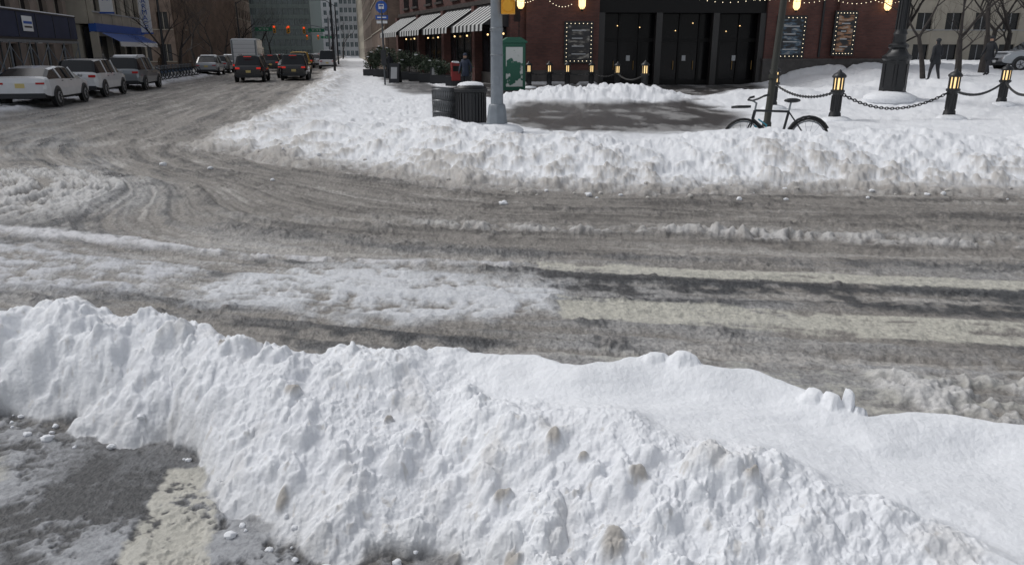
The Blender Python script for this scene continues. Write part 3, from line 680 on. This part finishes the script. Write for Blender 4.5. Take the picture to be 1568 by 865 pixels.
def bicycle(x,y,rz):
    b=B('bicycle',(x,y,gz(x,y+.4)-.28),rz,(rad(-6),0),1.14)
    R=.35; fr=mat('bike_frame',(.02,.022,.026),.35,.2)
    for X in(-.56,.56):
        b.tube('tyres',RUB,[(X+R*math.cos(t),0,R+R*math.sin(t)) for t in [k*math.pi/16 for k in range(32)]],.022,6,True)
        b.tube('rims',STEEL,[(X+.315*math.cos(t),0,R+.315*math.sin(t)) for t in [k*math.pi/12 for k in range(24)]],.012,4,True)
        for k in range(14):
            t=k*math.pi/7; b.tube('spokes',STEEL,[(X,0,R),(X+.31*math.cos(t),0,R+.31*math.sin(t))],.003,3)
        b.rev('hubs',STEEL,[(.03,-.05),(.03,.05)],8,(X,0,R),'Y')
    bb=(.08,0,.3); seat=(.2,0,.82); head=(-.38,0,.84); hl=(-.41,0,.70)
    for p,q,r in((bb,seat,.022),(seat,head,.02),(bb,hl,.024),(bb,(.56,0,R),.014),(seat,(.56,0,R),.012),(head,hl,.026)): b.tube('frame',fr,[p,q],r,7)
    for s in(-.05,.05): b.tube('fork',fr,[hl,(-.45,s,.6),(-.56,s,R)],.014,5)
    b.tube('seat_post',STEEL,[seat,(.23,0,.98)],.015,6); b.ball('saddle',BLACK,(.25,0,1.0),.14,(1.05,.55,.28),10,6)
    b.tube('stem',STEEL,[head,(-.36,0,.96),(-.43,0,1.0)],.016,6)
    b.tube('handlebar',fr,[(-.36,-.3,1.06),(-.42,-.22,1.02),(-.43,0,1.0),(-.42,.22,1.02),(-.36,.3,1.06)],.016,6)
    for s in(-.3,.3): b.tube('grips',BLACK,[(-.36,s,1.06),(-.28,s*1.05,1.08)],.02,6)
    b.rev('chainring',STEEL,[(.1,-.01),(.1,.01)],16,(bb[0],-.06,bb[2]),'Y'); b.tube('cranks',STEEL,[(bb[0],-.07,bb[2]),(.2,-.1,.2)],.012,5); b.tube('cranks',STEEL,[(bb[0],.07,bb[2]),(-.04,.1,.42)],.012,5)
    b.tube('mudguard',BLACK,[(.56+.39*math.cos(t),0,R+.39*math.sin(t)) for t in [k*math.pi/12 for k in range(2,12)]],.02,5)
    b.box('basket',BLACK,(-.62,0,.9),(.22,.3,.04)); b.tube('cable_lock',mat('teal_lock',(.05,.3,.4),.5),[(-.3,.03,.7),(-.2,-.08,.6),(-.25,-.1,.45),(-.38,0,.6)],.014,5)
    b.done(0,True)
bicycle(5.05,14.3,rad(4))
def barricade():
    b=B('bike_share_rack')
    for i in range(16):
        a_=-13.0; y=47.5+i*1.15; x,_=onav(a_,y); M=Matrix.Translation((x,y,.1))@Matrix.Rotation(AV,4,'Z'); b.M=M
        b.tube('docks',STEEL,[(-.5,0,0),(-.5,0,.95),(.5,0,.95),(.5,0,0)],.03,6); b.tube('docks',STEEL,[(-.5,0,.25),(.5,0,.25)],.02,5)
        for k in range(5): b.tube('bars',STEEL,[(-.4+k*.2,0,.25),(-.4+k*.2,0,.95)],.012,4)
        b.tube('bike_wheels',RUB,[(0,-.5+.33*math.cos(t),.4+.33*math.sin(t)) for t in [k*math.pi/8 for k in range(16)]],.03,5,True); b.box('bike_bodies',mat('bike_grey_blue',(.06,.09,.14),.5),(0,.1,.55),(.08,.6,.22)); b.tube('bike_bars',DARKM,[(-.28,-.35,1.0),(0,-.4,1.02),(.28,-.35,1.0)],.03,5)
    b.M=Matrix.Identity(4); b.done()
barricade()
def newsbox(x,y):
    b=B('news_box',(x,y,gz(x,y)),rad(15)); rm=mat('red_metal',(.24,.022,.022),.45)
    b.box('legs',DARKM,(0,0,.15),(.35,.3,.3)); b.box('body',rm,(0,0,.72),(.48,.42,.84)); b.prism('hood',rm,[(-.24,1.14),(.24,1.14),(.24,1.2),(-.24,1.3)],-.2,.2); b.box('window',GLASS,(0,-.215,.95),(.36,.02,.3)); b.box('snow',SNOW,(0,0,1.3),(.42,.36,.1),taper=.8); b.done(.01)
newsbox(-3.2,43.5)
def menu(x,y):
    b=B('sandwich_board',(x,y,gz(x,y)-.03),rad(-10)); b.box('front',DARKM,(0,-.2,.6),(.65,.03,1.2),rx=rad(-12)); b.box('back',DARKM,(0,.2,.6),(.65,.03,1.2),rx=rad(12)); b.box('poster',PALE,(0,-.225,.62),(.4,.02,.7),rx=rad(-12)); b.done()
menu(-7.3,48); menu(-4.6,46.6)
# ------------------------------------------------------------------ trees and shrubs
def tree(x,y,h,r,seed,name='bare_tree',z=None,depth=6):
    rnd=random.Random(seed); b=B(name,(x,y,(gz(x,y) if z is None else z)-.1))
    def grow(p,d,L,r0,k):
        n=3; pts=[p]; rs=[r0]
        for i in range(n):
            d=(d+Vector((rnd.uniform(-1,1),rnd.uniform(-1,1),rnd.uniform(-.3,.8)))*.13).normalized(); p=p+d*L/n; pts.append(p); rs.append(r0*(1-.35*(i+1)/n))
        b.tube('trunk' if k==0 else 'limbs',BARK,pts,rs,8 if k==0 else (5 if k<3 else 3))
        if k>=depth: return
        for j in range(2 if k<1 or rnd.random()<.55 else 3):
            ax=Vector((rnd.uniform(-1,1),rnd.uniform(-1,1),rnd.uniform(-.2,.3))).normalized()
            nd=(d*.75+ax*rnd.uniform(.45,.8)+Vector((0,0,.12))).normalized()
            grow(p if j else pts[-1],nd,L*rnd.uniform(.66,.86),rs[-1]*rnd.uniform(.62,.8),k+1)
            if k<depth-1 and rnd.random()<.4:
                q=pts[2]; ax=Vector((rnd.uniform(-1,1),rnd.uniform(-1,1),.2)).normalized(); grow(q,(d*.4+ax).normalized(),L*.5,rs[2]*.4,k+2)
    grow(Vector((0,0,0)),Vector((rnd.uniform(-.05,.05),rnd.uniform(-.05,.05),1)).normalized(),h*.28,r,0)
    b.done(0,True)
for i,(a_,y_,h_) in enumerate([(-15,64,8),(-15.2,71,8),(-15.2,79,8),(-15,87,9),(-15,96,9),(-15,106,10),(-15,118,10),(-15,135,11),(-15,155,12),(-3,150,11),(-1,190,12)]):
    x,y=onav(a_,y_); tree(x,y,h_,.19,100+i)
for i,(x,y,h_,r_) in enumerate([(21.6,37.2,6.5,.17),(23.6,38.6,7,.2),(26.3,39.0,6.5,.17),(19.3,36,7,.13),(29.2,46,8,.2),(25,50,8,.22),(33.5,54,9,.22),(27,62,9,.2)]): tree(x,y,h_,r_,300+i)
def shrub(x,y,w,h,seed):
    rnd=random.Random(seed); b=B('planter_shrub',(x,y,gz(x,y)-.05))
    b.box('planter',DARKM,(0,0,.28),(w,.7,.56)); b.tube('stems',BARK,[(0,0,.5),(.05,0,.9)],.04,5)
    vs=[];fs=[]
    cl=[(rnd.uniform(-w*.4,w*.4),rnd.uniform(-.3,.3),rnd.uniform(.75,h*.85),rnd.uniform(.25,.42)) for _ in range(int(7*w))]
    for (cx,cy,cz,cr_) in cl:
        for i in range(110):
            d=Vector((rnd.gauss(0,1),rnd.gauss(0,1),rnd.gauss(0,1))).normalized()*cr_*rnd.uniform(.5,1.05); p=Vector((cx,cy,cz))+d
            u=Vector((rnd.gauss(0,1),rnd.gauss(0,1),rnd.gauss(0,1))).normalized()*.06; v_=u.cross(Vector((rnd.gauss(0,1),rnd.gauss(0,1),rnd.gauss(0,1)))).normalized()*.035
            o=len(vs); vs+= [tuple(p-u),tuple(p+v_),tuple(p+u),tuple(p-v_)]; fs.append((o,o+1,o+2,o+3))
    b.add('foliage',LEAF,vs,fs)
    for c in cl[::6]: b.ball('snow_on_top',SNOW,(c[0],c[1],c[2]+c[3]*.9),.10,(1.2,1,.35),8,5,.2)
    b.done()
for i,(s_,of,w,h_) in enumerate([(1.5,2.6,1.4,1.3),(4,2.6,1.5,1.4),(6.5,2.6,1.6,1.5),(9,2.6,1.6,1.8),(12,2.6,1.8,2.0),(15,2.6,2,2.2),(18.5,2.6,2,2.4),(22,2.6,2,2.5)]):
    shrub(-.1-.39*s_-.92*of,43.4+.92*s_-.39*of,w,h_,i)
# ------------------------------------------------------------------ buildings
def facade(b,M,w,h,z0,floors,bays,wall,glass,pier=.45,span=.45,depth=10,first=0,sill=None):
    b.M=M
    b.box('glazing',glass,(w/2,depth/2+.25,z0+h/2),(w-.02,depth,h-.02))
    bw=w/bays; fh=h/floors
    for i in range(bays+1):
        pw=bw*pier; cx=min(max(i*bw,pw/4),w-pw/4); ww=pw if 0<i<bays else pw/2
        b.box('piers',wall,(cx,.12,z0+h/2),(ww,.30,h))
    for j in range(floors+1):
        sh=fh*span; b.box('spandrels',wall,(w/2,.135,z0+j*fh),(w-.01,.26,sh))
        if sill: b.box('sills',sill,(w/2,-.06,z0+j*fh+sh/2+.03),(w-.05,.12,.1))
    for i in range(bays):
        for j in range(floors): b.box('mullions',sill or wall,((i+.5)*bw,.22,z0+(j+.5)*fh),(.07,.05,fh*(1-span)-.01))
    b.box('flank_walls',wall,(-.08,depth/2+.3,z0+h/2),(.2,depth,h)); b.box('flank_walls',wall,(w+.08,depth/2+.3,z0+h/2),(.2,depth,h))
    b.box('roof',STONE,(w/2,depth/2,z0+h+.2),(w+.4,depth+.4,.4))
    b.M=Matrix.Identity(4)
def FM(x,y,ang,z=0): return Matrix.Translation((x,y,z))@Matrix.Rotation(ang,4,'Z')
def theatre():
    b=B('theatre_building')
    A0=rad(5); M=FM(-.1,43.4,A0)
    def bx(part,m,x0,x1,y0,y1,z0,z1): b.box(part,m,((x0+x1)/2,(y0+y1)/2,(z0+z1)/2),(x1-x0,y1-y0,z1-z0))
    b.M=M; Z=.12
    bx('brick_walls',BRICK,.9,5.0,.0,2.2,1.0,9); bx('stone_base',STONE,.85,5.05,-.06,2.2,Z,1.0)
    bx('brick_walls',BRICK,14.7,22.9,.0,2.2,1.5,9); bx('stone_base',STONE,14.65,22.95,-.08,2.2,Z,1.5); bx('stone_base',STONE,14.6,23.0,-.12,2.2,1.5,1.62)
    bx('brick_walls',BRICK,18.8,19.6,-.25,.0,1.62,9); 
    bx('brick_walls',BRICK,5.0,14.7,.35,2.2,4.95,9)
    bx('upper_walls',BRICK,0,22.9,.1,14,9,15); bx('cornice',STONE,-.2,23.1,-.3,14.2,15,15.6)
    bx('return_wall',BRICK,22.5,22.9,2.2,40,Z,9)
    bx('corner_glazing',GLASS,.02,.9,1.0,2,Z,4.6); bx('corner_lintel',STONE,-.1,.9,.0,2.2,4.6,9)
    bx('vestibule',DARKINT,5.0,14.7,2.2,2.5,Z,4.9); bx('soffit',DARKINT,5.0,14.7,.35,2.2,4.8,4.95)
    bx('entrance_beam',DOORBLK,5.0,14.7,.2,.5,4.1,4.95)
    for i in range(9):
        X=5.1+i*1.18; bx('door_posts',DOORBLK,X,X+.13,.75,.95,Z,4.1)
        if i<8:
            bx('door_glass',DOORGL,X+.13,X+1.18,.84,.87,Z+.3,2.55); bx('door_rails',DOORBLK,X+.13,X+1.18,.8,.92,Z,Z+.3); bx('door_rails',DOORBLK,X+.13,X+1.18,.8,.92,2.55,2.75)
            bx('transoms',DOORGL,X+.13,X+1.18,.84,.87,2.75,4.1); b.tube('handles',BRASS,[(X+.95,.76,1.0),(X+.95,.76,1.5)],.02,6)
    for X in(5.0,8.3,11.6,14.35): bx('columns',mat('black_granite',(.02,.018,.018),.4),X,X+.35,.1,.5,Z,4.1)
    for X in (6.2,7.5,9.6,10.6,12.6,13.4): b.ball('lobby_lamps',WARM,(X,.7,random.uniform(2.8,3.8)),.03,n=6,k=4)
    for X in (6.8,10.1,13.1): bx('door_notices',PALE,X,X+.22,.78,.8,1.5,1.8)
    k=0
    for x0,x1,z0,z1 in((3.15,4.55,1.5,3.5),(15.4,16.9,1.75,3.85),(18.65,19.75,1.9,4.1)):
        y0=-.12 if k!=2 else -.38
        bx('poster_frames',BLACK,x0-.12,x1+.12,y0,y0+.14,z0-.12,z1+.12)
        pm=bpy.data.materials.new('poster_art%d'%k); pm.use_nodes=True; nt=pm.node_tree; p=nt.nodes['Principled BSDF']; p.inputs['Roughness'].default_value=.3
        tc=nt.nodes.new('ShaderNodeTexCoord'); mp=nt.nodes.new('ShaderNodeMapping'); mp.inputs['Scale'].default_value=(1.6,1.6,4.5); vo=nt.nodes.new('ShaderNodeTexNoise'); vo.inputs['Scale'].default_value=1.2; vo.inputs['Detail'].default_value=5; r=nt.nodes.new('ShaderNodeValToRGB')
        e=r.color_ramp.elements; e[0].position=.46; e[0].color=(.015,.016,.02,1); e[1].position=.7; e[1].color=(.42,.40,.36,1); q=e.new(.56); q.color=[(.05,.045,.04,1),(.06,.11,.16,1),(.34,.16,.07,1)][k]
        nt.links.new(tc.outputs['Object'],mp.inputs[0]); nt.links.new(mp.outputs[0],vo.inputs['Vector']); nt.links.new(vo.outputs[0],r.inputs[0]); nt.links.new(r.outputs[0],p.inputs['Base Color'])
        bx('posters',pm,x0+.1,x1-.1,y0-.02,y0,z0+.1,z1-.1)
        for q in range(4): bx('poster_lettering',PALE,x0+.3,x1-.3-.1*(q%3),y0-.03,y0-.02,z0+.35+q*.42,z0+.41+q*.42)
        nn=9
        for i in range(nn+1):
            for xx in(x0,x1): b.ball('marquee_bulbs',BULB,(xx,y0-.03,z0+(z1-z0)*i/nn),.02,n=5,k=3)
        for i in range(1,6):
            for zq in(z0,z1): b.ball('marquee_bulbs',BULB,(x0+(x1-x0)*i/6,y0-.03,zq),.02,n=5,k=3)
        k+=1
    for X in(.55,3.95,16.2,21.6):
        b.box('wall_lamp_brackets',BLACK,(X,-.12,4.9),(.12,.24,.1)); b.rev('wall_lamps',WARM,[(.10,4.25),(.19,4.4),(.2,4.8)],10,(X,-.32,0)); b.rev('wall_lamp_caps',BLACK,[(.24,4.82),(.05,5.02)],10,(X,-.32,0)); b.rev('wall_lamp_caps',BLACK,[(.04,4.12),(.12,4.24)],10,(X,-.32,0))
        for i in range(6):
            t=i*math.pi/3; b.tube('wall_lamp_caps',BLACK,[(X+.115*math.cos(t),-.32+.115*math.sin(t),4.25),(X+.205*math.cos(t),-.32+.205*math.sin(t),4.82)],.014,4)
    bx('conduit',BLACK,17.9,18.0,-.1,-.02,1.7,9)
    # side wall along the avenue; local x runs from far end to the corner
    Ls=25; M2=Matrix.Translation((-.1-.39*Ls,43.4+.92*Ls,0))@Matrix.Rotation(math.atan2(-.92,.39),4,'Z'); b.M=M2
    bx('side_brick',BRICK,0,Ls,.4,9,4.7,15)
    bays=4; bw=Ls/bays
    bx('side_core',DARKINT,0,Ls,1.2,1.4,Z,4.7)
    for i in range(bays+1):
        X=min(i*bw,Ls-.5); bx('side_piers',BRICK,X,X+.5,-.02,1.2,Z,4.7)
    for i in range(bays):
        X=i*bw+.5; bx('shop_glass',GLASS,X,X+bw-.5,.5,.55,.8,3.6); bx('stall_riser',STONE,X,X+bw-.5,.42,.6,Z,.8); bx('fascia',BLACK,X,X+bw-.5,.2,.6,3.6,4.7)
        for q in range(1,4): bx('shop_mullions',BLACK,X+q*(bw-.5)/4-.04,X+q*(bw-.5)/4+.04,.44,.56,.8,3.6)
        ns=16; aw=(bw-.9)/ns
        for s_ in range(ns):
            xa=X+.2+s_*aw; mm=AWN_W if s_%2 else AWN_K
            b.add('awning_stripes',mm,[(xa,.18,4.6),(xa+aw,.18,4.6),(xa+aw,-1.6,3.45),(xa,-1.6,3.45)],[(0,1,2,3)])
            b.add('awning_valance',mm,[(xa,-1.6,3.45),(xa+aw,-1.6,3.45),(xa+aw,-1.62,3.1),(xa,-1.62,3.1)],[(0,1,2,3)])
        for q in(0,1): 
            xa=X+.2+q*(bw-.9); b.add('awning_ends',AWN_K,[(xa,.18,4.6),(xa,-1.6,3.45),(xa,.18,3.3)],[(0,1,2)])
        for q in range(2):
            xx=X+.9+q*2.6; bx('upper_windows',GLASS,xx,xx+1.5,.37,.5,5.4,7.9); bx('window_sills',STONE,xx-.1,xx+1.6,.25,.4,5.25,5.4); bx('window_heads',STONE,xx-.1,xx+1.6,.28,.4,7.9,8.15); bx('upper_windows',GLASS,xx,xx+1.5,.37,.5,9.5,11.8); bx('window_sills',STONE,xx-.1,xx+1.6,.25,.4,9.35,9.5)
        b.ball('cafe_lamps',WARM,(X+1.5,.3,3.0),.06,n=6,k=4); b.ball('cafe_lamps',WARM,(X+4,.3,3.0),.06,n=6,k=4)
    bx('string_course',STONE,0,Ls,.2,.4,4.75,5.0)
    b.M=Matrix.Identity(4); b.done(.0)
    return M
TM=theatre()
def strings():
    b=B('string_lights'); b.M=TM
    for (x0,x1,z0,z1,s_) in((12.2,15.0,5.3,4.9,.3),(15.0,17.9,4.9,4.9,.25),(17.9,20.6,4.95,4.8,.25),(20.6,22.6,4.8,5.0,.25),(1.6,3.3,5.2,4.5,.4),(.2,1.6,4.7,5.0,.25),(10,14.4,4.9,5.0,.3)):
        n=10; pts=[]
        for i in range(n+1):
            t=i/n; p=(x0+(x1-x0)*t,-.7,z0+(z1-z0)*t-s_*4*t*(1-t)); pts.append(p); b.ball('bulbs',BULB,(p[0],p[1]-.0,p[2]-.04),.022,n=5,k=3)
        b.tube('wire',BLACK,pts,.008,4)
    b.M=Matrix.Identity(4); b.done()
strings()
def avM(a,y):
    x,_=onav(a,y); return Matrix.Translation((x,y,0))@Matrix.Rotation(math.atan2(-.978,.2085),4,'Z')
def avML(a,y):
    x,_=onav(a,y); return Matrix.Translation((x,y,0))@Matrix.Rotation(AV,4,'Z')
def simple(name,M,w,h,fl,bays,wall,glass,**k):
    b=B(name); facade(b,M,w,h,0,fl,bays,wall,glass,**k); b.done(); return b
simple('brown_brick_building',avM(3.6,109),37,34,10,10,BRICK2,GLASS,depth=16,sill=CREAM)
simple('apartment_building',avM(3.8,168),55,44,13,14,BROWNST,GLASS,depth=16,sill=CREAM)
simple('apartment_building',avM(4,262),85,50,14,18,CREAM,GLASSL,depth=16)
def pharmacy():
    b=B('pharmacy_building'); M=avML(-18.4,58.5); facade(b,M,14,15,4,4,5,CREAM,GLASS,depth=14,sill=PALE)
    b.M=M; b.box('shopfront',GLASS,(7,.5,2.0),(13.6,.6,3.6)); b.box('fascia',BLUE,(7,.1,3.75),(14,.5,.6)); b.box('shop_core',CREAM,(7,6,2),(13.9,10,3.9))
    for i in range(5): b.box('shop_piers',CREAM,(.2+i*3.4,.1,1.7),(.4,.5,3.4))
    b.add('awning',BLUE,[(1,-.18,3.4),(13,-.18,3.4),(13,-1.4,2.75),(1,-1.4,2.75)],[(0,1,2,3)]); b.add('awning',WHITE,[(1,-1.4,2.75),(13,-1.4,2.75),(13,-1.42,2.4),(1,-1.42,2.4)],[(0,1,2,3)])
    for X,w_,t,z in((12.0,.9,'P\nH\nA\nR\nM\nA\nC\nY',5.6),(0.6,.9,'P\nL\nA\nZ\nA',6.8)):
        b.box('blade_sign',WHITE,(X,-.9,z),(.16,w_,3.9)); b.box('blade_sign_edge',BLUE,(X,-.9,z+2.0),(.2,w_+.1,.12)); b.box('blade_sign_edge',BLUE,(X,-.9,z-2.0),(.2,w_+.1,.12))
        b.text('sign_letters',BLUE,t,.6,Matrix.Translation((X-.10,-.9,z))@Matrix.Rotation(rad(-90),4,'Z')@Matrix.Rotation(rad(90),4,'X'),.01,.8)
    b.M=Matrix.Identity(4); b.done()
pharmacy()
def brownb(name,a,y,w,h,wall,bays,fl,gl=GLASS,sill=None,depth=16):
    simple(name,avML(a,y),w,h,fl,bays,wall,gl,depth=depth,sill=sill)
brownb('corner_building',-19.8,22,36,16,BROWNST,12,5,sill=CREAM)
b=B('brownstone_hotel'); facade(b,FM(-64,96,rad(-3)),23,26,0,7,9,BRICK2,GLASS,depth=18,sill=CREAM)
facade(b,avML(-19.5,97),26,26,0,7,9,BRICK2,GLASS,depth=12,sill=CREAM); b.done()
brownb('apartment_building',-19,126,36,28,BROWNST,12,8,sill=CREAM)
simple('glass_office_tower',FM(-95,258,rad(4)),28,62,19,16,mat('green_grey_spandrel',(.17,.21,.20),.5),GLASSL,depth=22,pier=.14,span=.38)
simple('glass_office_tower',FM(-66,300,rad(4)),10,50,16,6,PALE,GLASSL,depth=22,pier=.3)
simple('pale_tower',FM(-100,380,0),22,40,11,8,PALE,GLASSL,depth=22)
simple('pale_tower',FM(-75,400,0),26,24,7,9,PALE,GLASS,depth=22)
simple('brick_apartment_block',FM(-140,230,0),50,50,15,18,BROWNST,GLASS,depth=20)
simple('brick_apartment_block',FM(23,95,rad(4)),60,26,7,16,CREAM,GLASS,depth=14,sill=PALE)
simple('corner_shop_block',FM(46,62,rad(-60)),30,18,5,8,BROWNST,GLASS,depth=14,sill=CREAM)
def shed():
    b=B('sidewalk_shed'); M=avML(-15.1,22); b.M=M; L=23.2
    b.box('hoarding',NAVY,(L/2,0,3.25),(L,.08,1.15)); b.box('hoarding_cap',DARKM,(L/2,0,3.86),(L,.16,.07)); b.box('snow_line',SNOW,(L/2,.1,3.92),(L,.3,.06))
    b.box('deck',DARKM,(L/2,2.3,2.62),(L,4.6,.14)); b.box('end_hoarding',NAVY,(L+.02,2.3,3.25),(.06,4.5,1.15)); b.box('edge_beam',STEEL,(L/2,-.02,2.5),(L,.12,.12))
    n=10
    for i in range(n+1):
        X=i*L/n
        for yy in(0,2.2,4.4): b.tube('posts',STEEL,[(X,yy,0),(X,yy,2.5)],.045,6)
        if i<n:
            for yy in(0,4.4): b.tube('braces',STEEL,[(X,yy,.5),(X+L/n,yy,2.3)],.025,5); b.tube('braces',STEEL,[(X,yy,2.3),(X+L/n,yy,.5)],.025,5)
            b.tube('rails',STEEL,[(X,0,1.1),(X+L/n,0,1.1)],.03,5)
            b.box('hoarding_battens',DARKM,(X+L/n/2,-.05,3.25),(.05,.03,1.1))
        b.box('shed_lights',WHITE,(X+.6,2.2,2.5),(.6,.1,.06))
    b.box('notice',WHITE,(L-7,-.08,3.3),(1.2,.02,.7)); b.box('notice_text',BLUE,(L-7,-.095,3.35),(1.0,.015,.12)); b.box('notice_text',DARKM,(L-7,-.095,3.15),(.9,.015,.08))
    b.M=Matrix.Identity(4); b.done()
shed()
def mast(a,y,L,side,nm='traffic_signal'):
    x,_=onav(a,y); b=B(nm,(x,y,0),rad(8))
    b.rev('pole',PAINTG,[(.16,0),(.1,7)],8); b.tube('arm',PAINTG,[(0,0,5.3),(side*L*.5,0,5.9),(side*L,0,5.7)],.06,6)
    for k,X in enumerate((L,L*.6)):
        b.box('signal_head',YEL,(side*X,0,5.1),(.35,.3,1.0)); b.rev('lens',mat('signal_red_lit',(1,.05,.02),.3,0,1.2),[(.11,-.03),(.11,.03)],10,(side*X,-.18,5.42),'Y')
        for q in(4.8,5.1): b.rev('lens_off',DARKM,[(.11,-.03),(.11,.03)],10,(side*X,-.18,q),'Y')
    b.box('street_sign',GREEN,(side*L*.3,0,5.1),(2.4,.04,.5)); b.text('sign_text',WHITE,'W 74 St',.4,Matrix.Translation((side*L*.3,-.03,5.1))@Matrix.Rotation(rad(90),4,'X'))
    b.done()
mast(-2.5,118,6,-1); mast(-13,112,5,1); mast(-2.5,175,6,-1)
for i,(a_,y_) in enumerate([(-13.4,58),(-1.2,72),(-13.4,100),(-1.2,105)]):
    x,y=onav(a_,y_); b=B('street_light',(x,y,0)); b.rev('pole',DARKM,[(.12,0),(.07,8)],8); s_=1 if a_<-5 else -1; b.tube('arm',DARKM,[(0,0,7.8),(s_*1.2,0,8.5),(s_*2.6,0,8.6)],.05,6); b.box('lamp_head',STEEL,(s_*2.9,0,8.55),(.7,.25,.12)); b.done()
# ------------------------------------------------------------------ people
def person(x,y,hd,coat,trs,z=None,name='pedestrian',stride=.22,H=1.75):
    V=[];E=[];Rr=[]
    def v(p,r,parent=None):
        V.append(p); Rr.append(r); i=len(V)-1
        if parent is not None: E.append((parent,i))
        return i
    pel=v((0,0,.95),.15); sp=v((0,0,1.15),.15,pel); ch=v((.01,0,1.35),.17,sp); nk=v((.01,0,1.5),.07,ch); hd0=v((.02,0,1.60),.085,nk); hd1=v((.02,0,1.68),.09,hd0); v((.015,0,1.76),.06,hd1); 
    for s in(-1,1):
        hp=v((0,s*.09,.88),.115,pel); kn=v((s*stride*.5+.03,s*.1,.48),.075,hp); an=v((s*stride-.03,s*.1,.09),.05,kn); v((s*stride+.12,s*.11,.04),.045,an)
        sh=v((0,s*.17,1.42),.085,ch); el=v((-s*.08-.03,s*.25,1.15),.062,sh); wr=v((-s*.12+.08,s*.25,.93),.042,el); pa=v((-s*.12+.11,s*.25,.87),.036,wr)
        for k,(dx,dl) in enumerate([(-.03,.07),(-.01,.085),(.01,.08),(.03,.065)]):
            f1=v((-s*.12+.11+dx,s*.25,.87-dl*.6),.011,pa); v((-s*.12+.11+dx+.01,s*.245,.87-dl),.009,f1)
        v((-s*.12+.16,s*.24,.84),.012,pa)
    me=bpy.data.meshes.new('body_skin'); me.from_pydata(V,E,[]); o=bpy.data.objects.new('tmp_body',me); sc.collection.objects.link(o)
    md=o.modifiers.new('s','SKIN'); md.use_smooth_shade=True
    for i,sv in enumerate(me.skin_vertices[0].data): sv.radius=(Rr[i],Rr[i]); sv.use_root=(i==0)
    o.modifiers.new('u','SUBSURF').levels=1; 
    dg=bpy.context.evaluated_depsgraph_get(); me2=bpy.data.meshes.new_from_object(o.evaluated_get(dg)); bpy.data.objects.remove(o)
    me2.materials.clear(); 
    for m in(coat,trs,SKIN,BLACK): me2.materials.append(m)
    for p in me2.polygons:
        c=p.center; p.material_index=(3 if c.z<.12 else 1 if c.z<.78 and abs(c.y)<.2 else 2 if (1.54<c.z<1.68 and c.x>.03) else 3 if c.z>=1.66 else 3 if (c.z<.93 and abs(c.y)>=.2) else 0)
    root=bpy.data.objects.new(name,None); sc.collection.objects.link(root); root.location=(x,y,(gz(x,y) if z is None else z)); root.rotation_euler=(0,0,hd); root.scale=[H/1.75]*3
    bo=bpy.data.objects.new('body',me2); sc.collection.objects.link(bo); bo.parent=root
    f=B('tmp'); 
    f.rev('coat_skirt',coat,[(.16,1.1),(.18,.95),(.21,.72),(.2,.7)],14); f.rev('scarf',trs,[(.09,1.48),(.105,1.52),(.08,1.56)],10,(.015,0,0))
    f.ball('nose',SKIN,(.115,0,1.63),.018,n=6,k=5)
    for s in(-1,1): f.ball('eyes',BLACK,(.1,s*.03,1.66),.011,n=6,k=4); f.ball('ears',SKIN,(.015,s*.09,1.63),.022,(.6,.4,1),6,5)
    f.box('mouth',mat('lips',(.3,.1,.09),.6),(.105,0,1.59),(.01,.04,.01)); f.ball('woolly_hat',coat,(.01,0,1.71),.105,(1,1,.85),12,8)
    r2=f.done(0,True)
    for c in list(r2.children): c.parent=root
    bpy.data.objects.remove(r2)
DC=mat('dark_coat',(.02,.022,.027),.8); DT=mat('dark_trousers',(.03,.03,.035),.85); BC=mat('brown_coat',(.12,.08,.05),.85); NC=mat('navy_coat',(.03,.04,.07),.8)
person(-2.3,38.0,rad(-110),NC,DT); person(22.6,36.6,rad(200),DC,DT); person(19.0,34.6,rad(95),DC,DT,H=1.8); person(-36,74,rad(-60),DC,DT); person(-31.8,70,rad(120),BC,DT); person(-8.6,54,rad(100),DC,DT); person(-11.5,63,rad(-80),BC,DT)
# ------------------------------------------------------------------ light
w=bpy.data.worlds.new('World'); sc.world=w; w.use_nodes=True; nt=w.node_tree; bg=nt.nodes['Background']
sk=nt.nodes.new('ShaderNodeTexSky'); sk.sky_type='NISHITA'; sk.sun_disc=False; EL=rad(50); AZ=rad(292)
sk.sun_elevation=EL; sk.sun_rotation=AZ; sk.dust_density=2.5
hs=nt.nodes.new('ShaderNodeHueSaturation'); hs.inputs['Saturation'].default_value=.28
nt.links.new(sk.outputs[0],hs.inputs['Color']); nt.links.new(hs.outputs[0],bg.inputs['Color']); bg.inputs['Strength'].default_value=.122
sl=bpy.data.lights.new('sun','SUN'); sl.energy=1.15; sl.angle=rad(20); sl.color=(1,.992,.98); so=bpy.data.objects.new('sun',sl); sc.collection.objects.link(so)
dv=Vector((math.sin(AZ)*math.cos(EL),math.cos(AZ)*math.cos(EL),math.sin(EL))); so.rotation_euler=dv.to_track_quat('Z','Y').to_euler(); so.location=(0,0,30)
cam=bpy.data.cameras.new('camera'); co=bpy.data.objects.new('camera',cam); sc.collection.objects.link(co); co.location=(0,0,2.0); co.rotation_euler=(rad(90-17.3),0,0); cam.lens=26; cam.sensor_width=36; cam.clip_end=6000; cam.clip_start=.05; sc.camera=co
sc.view_settings.view_transform='Standard'; sc.view_settings.look='None'; sc.view_settings.exposure=0
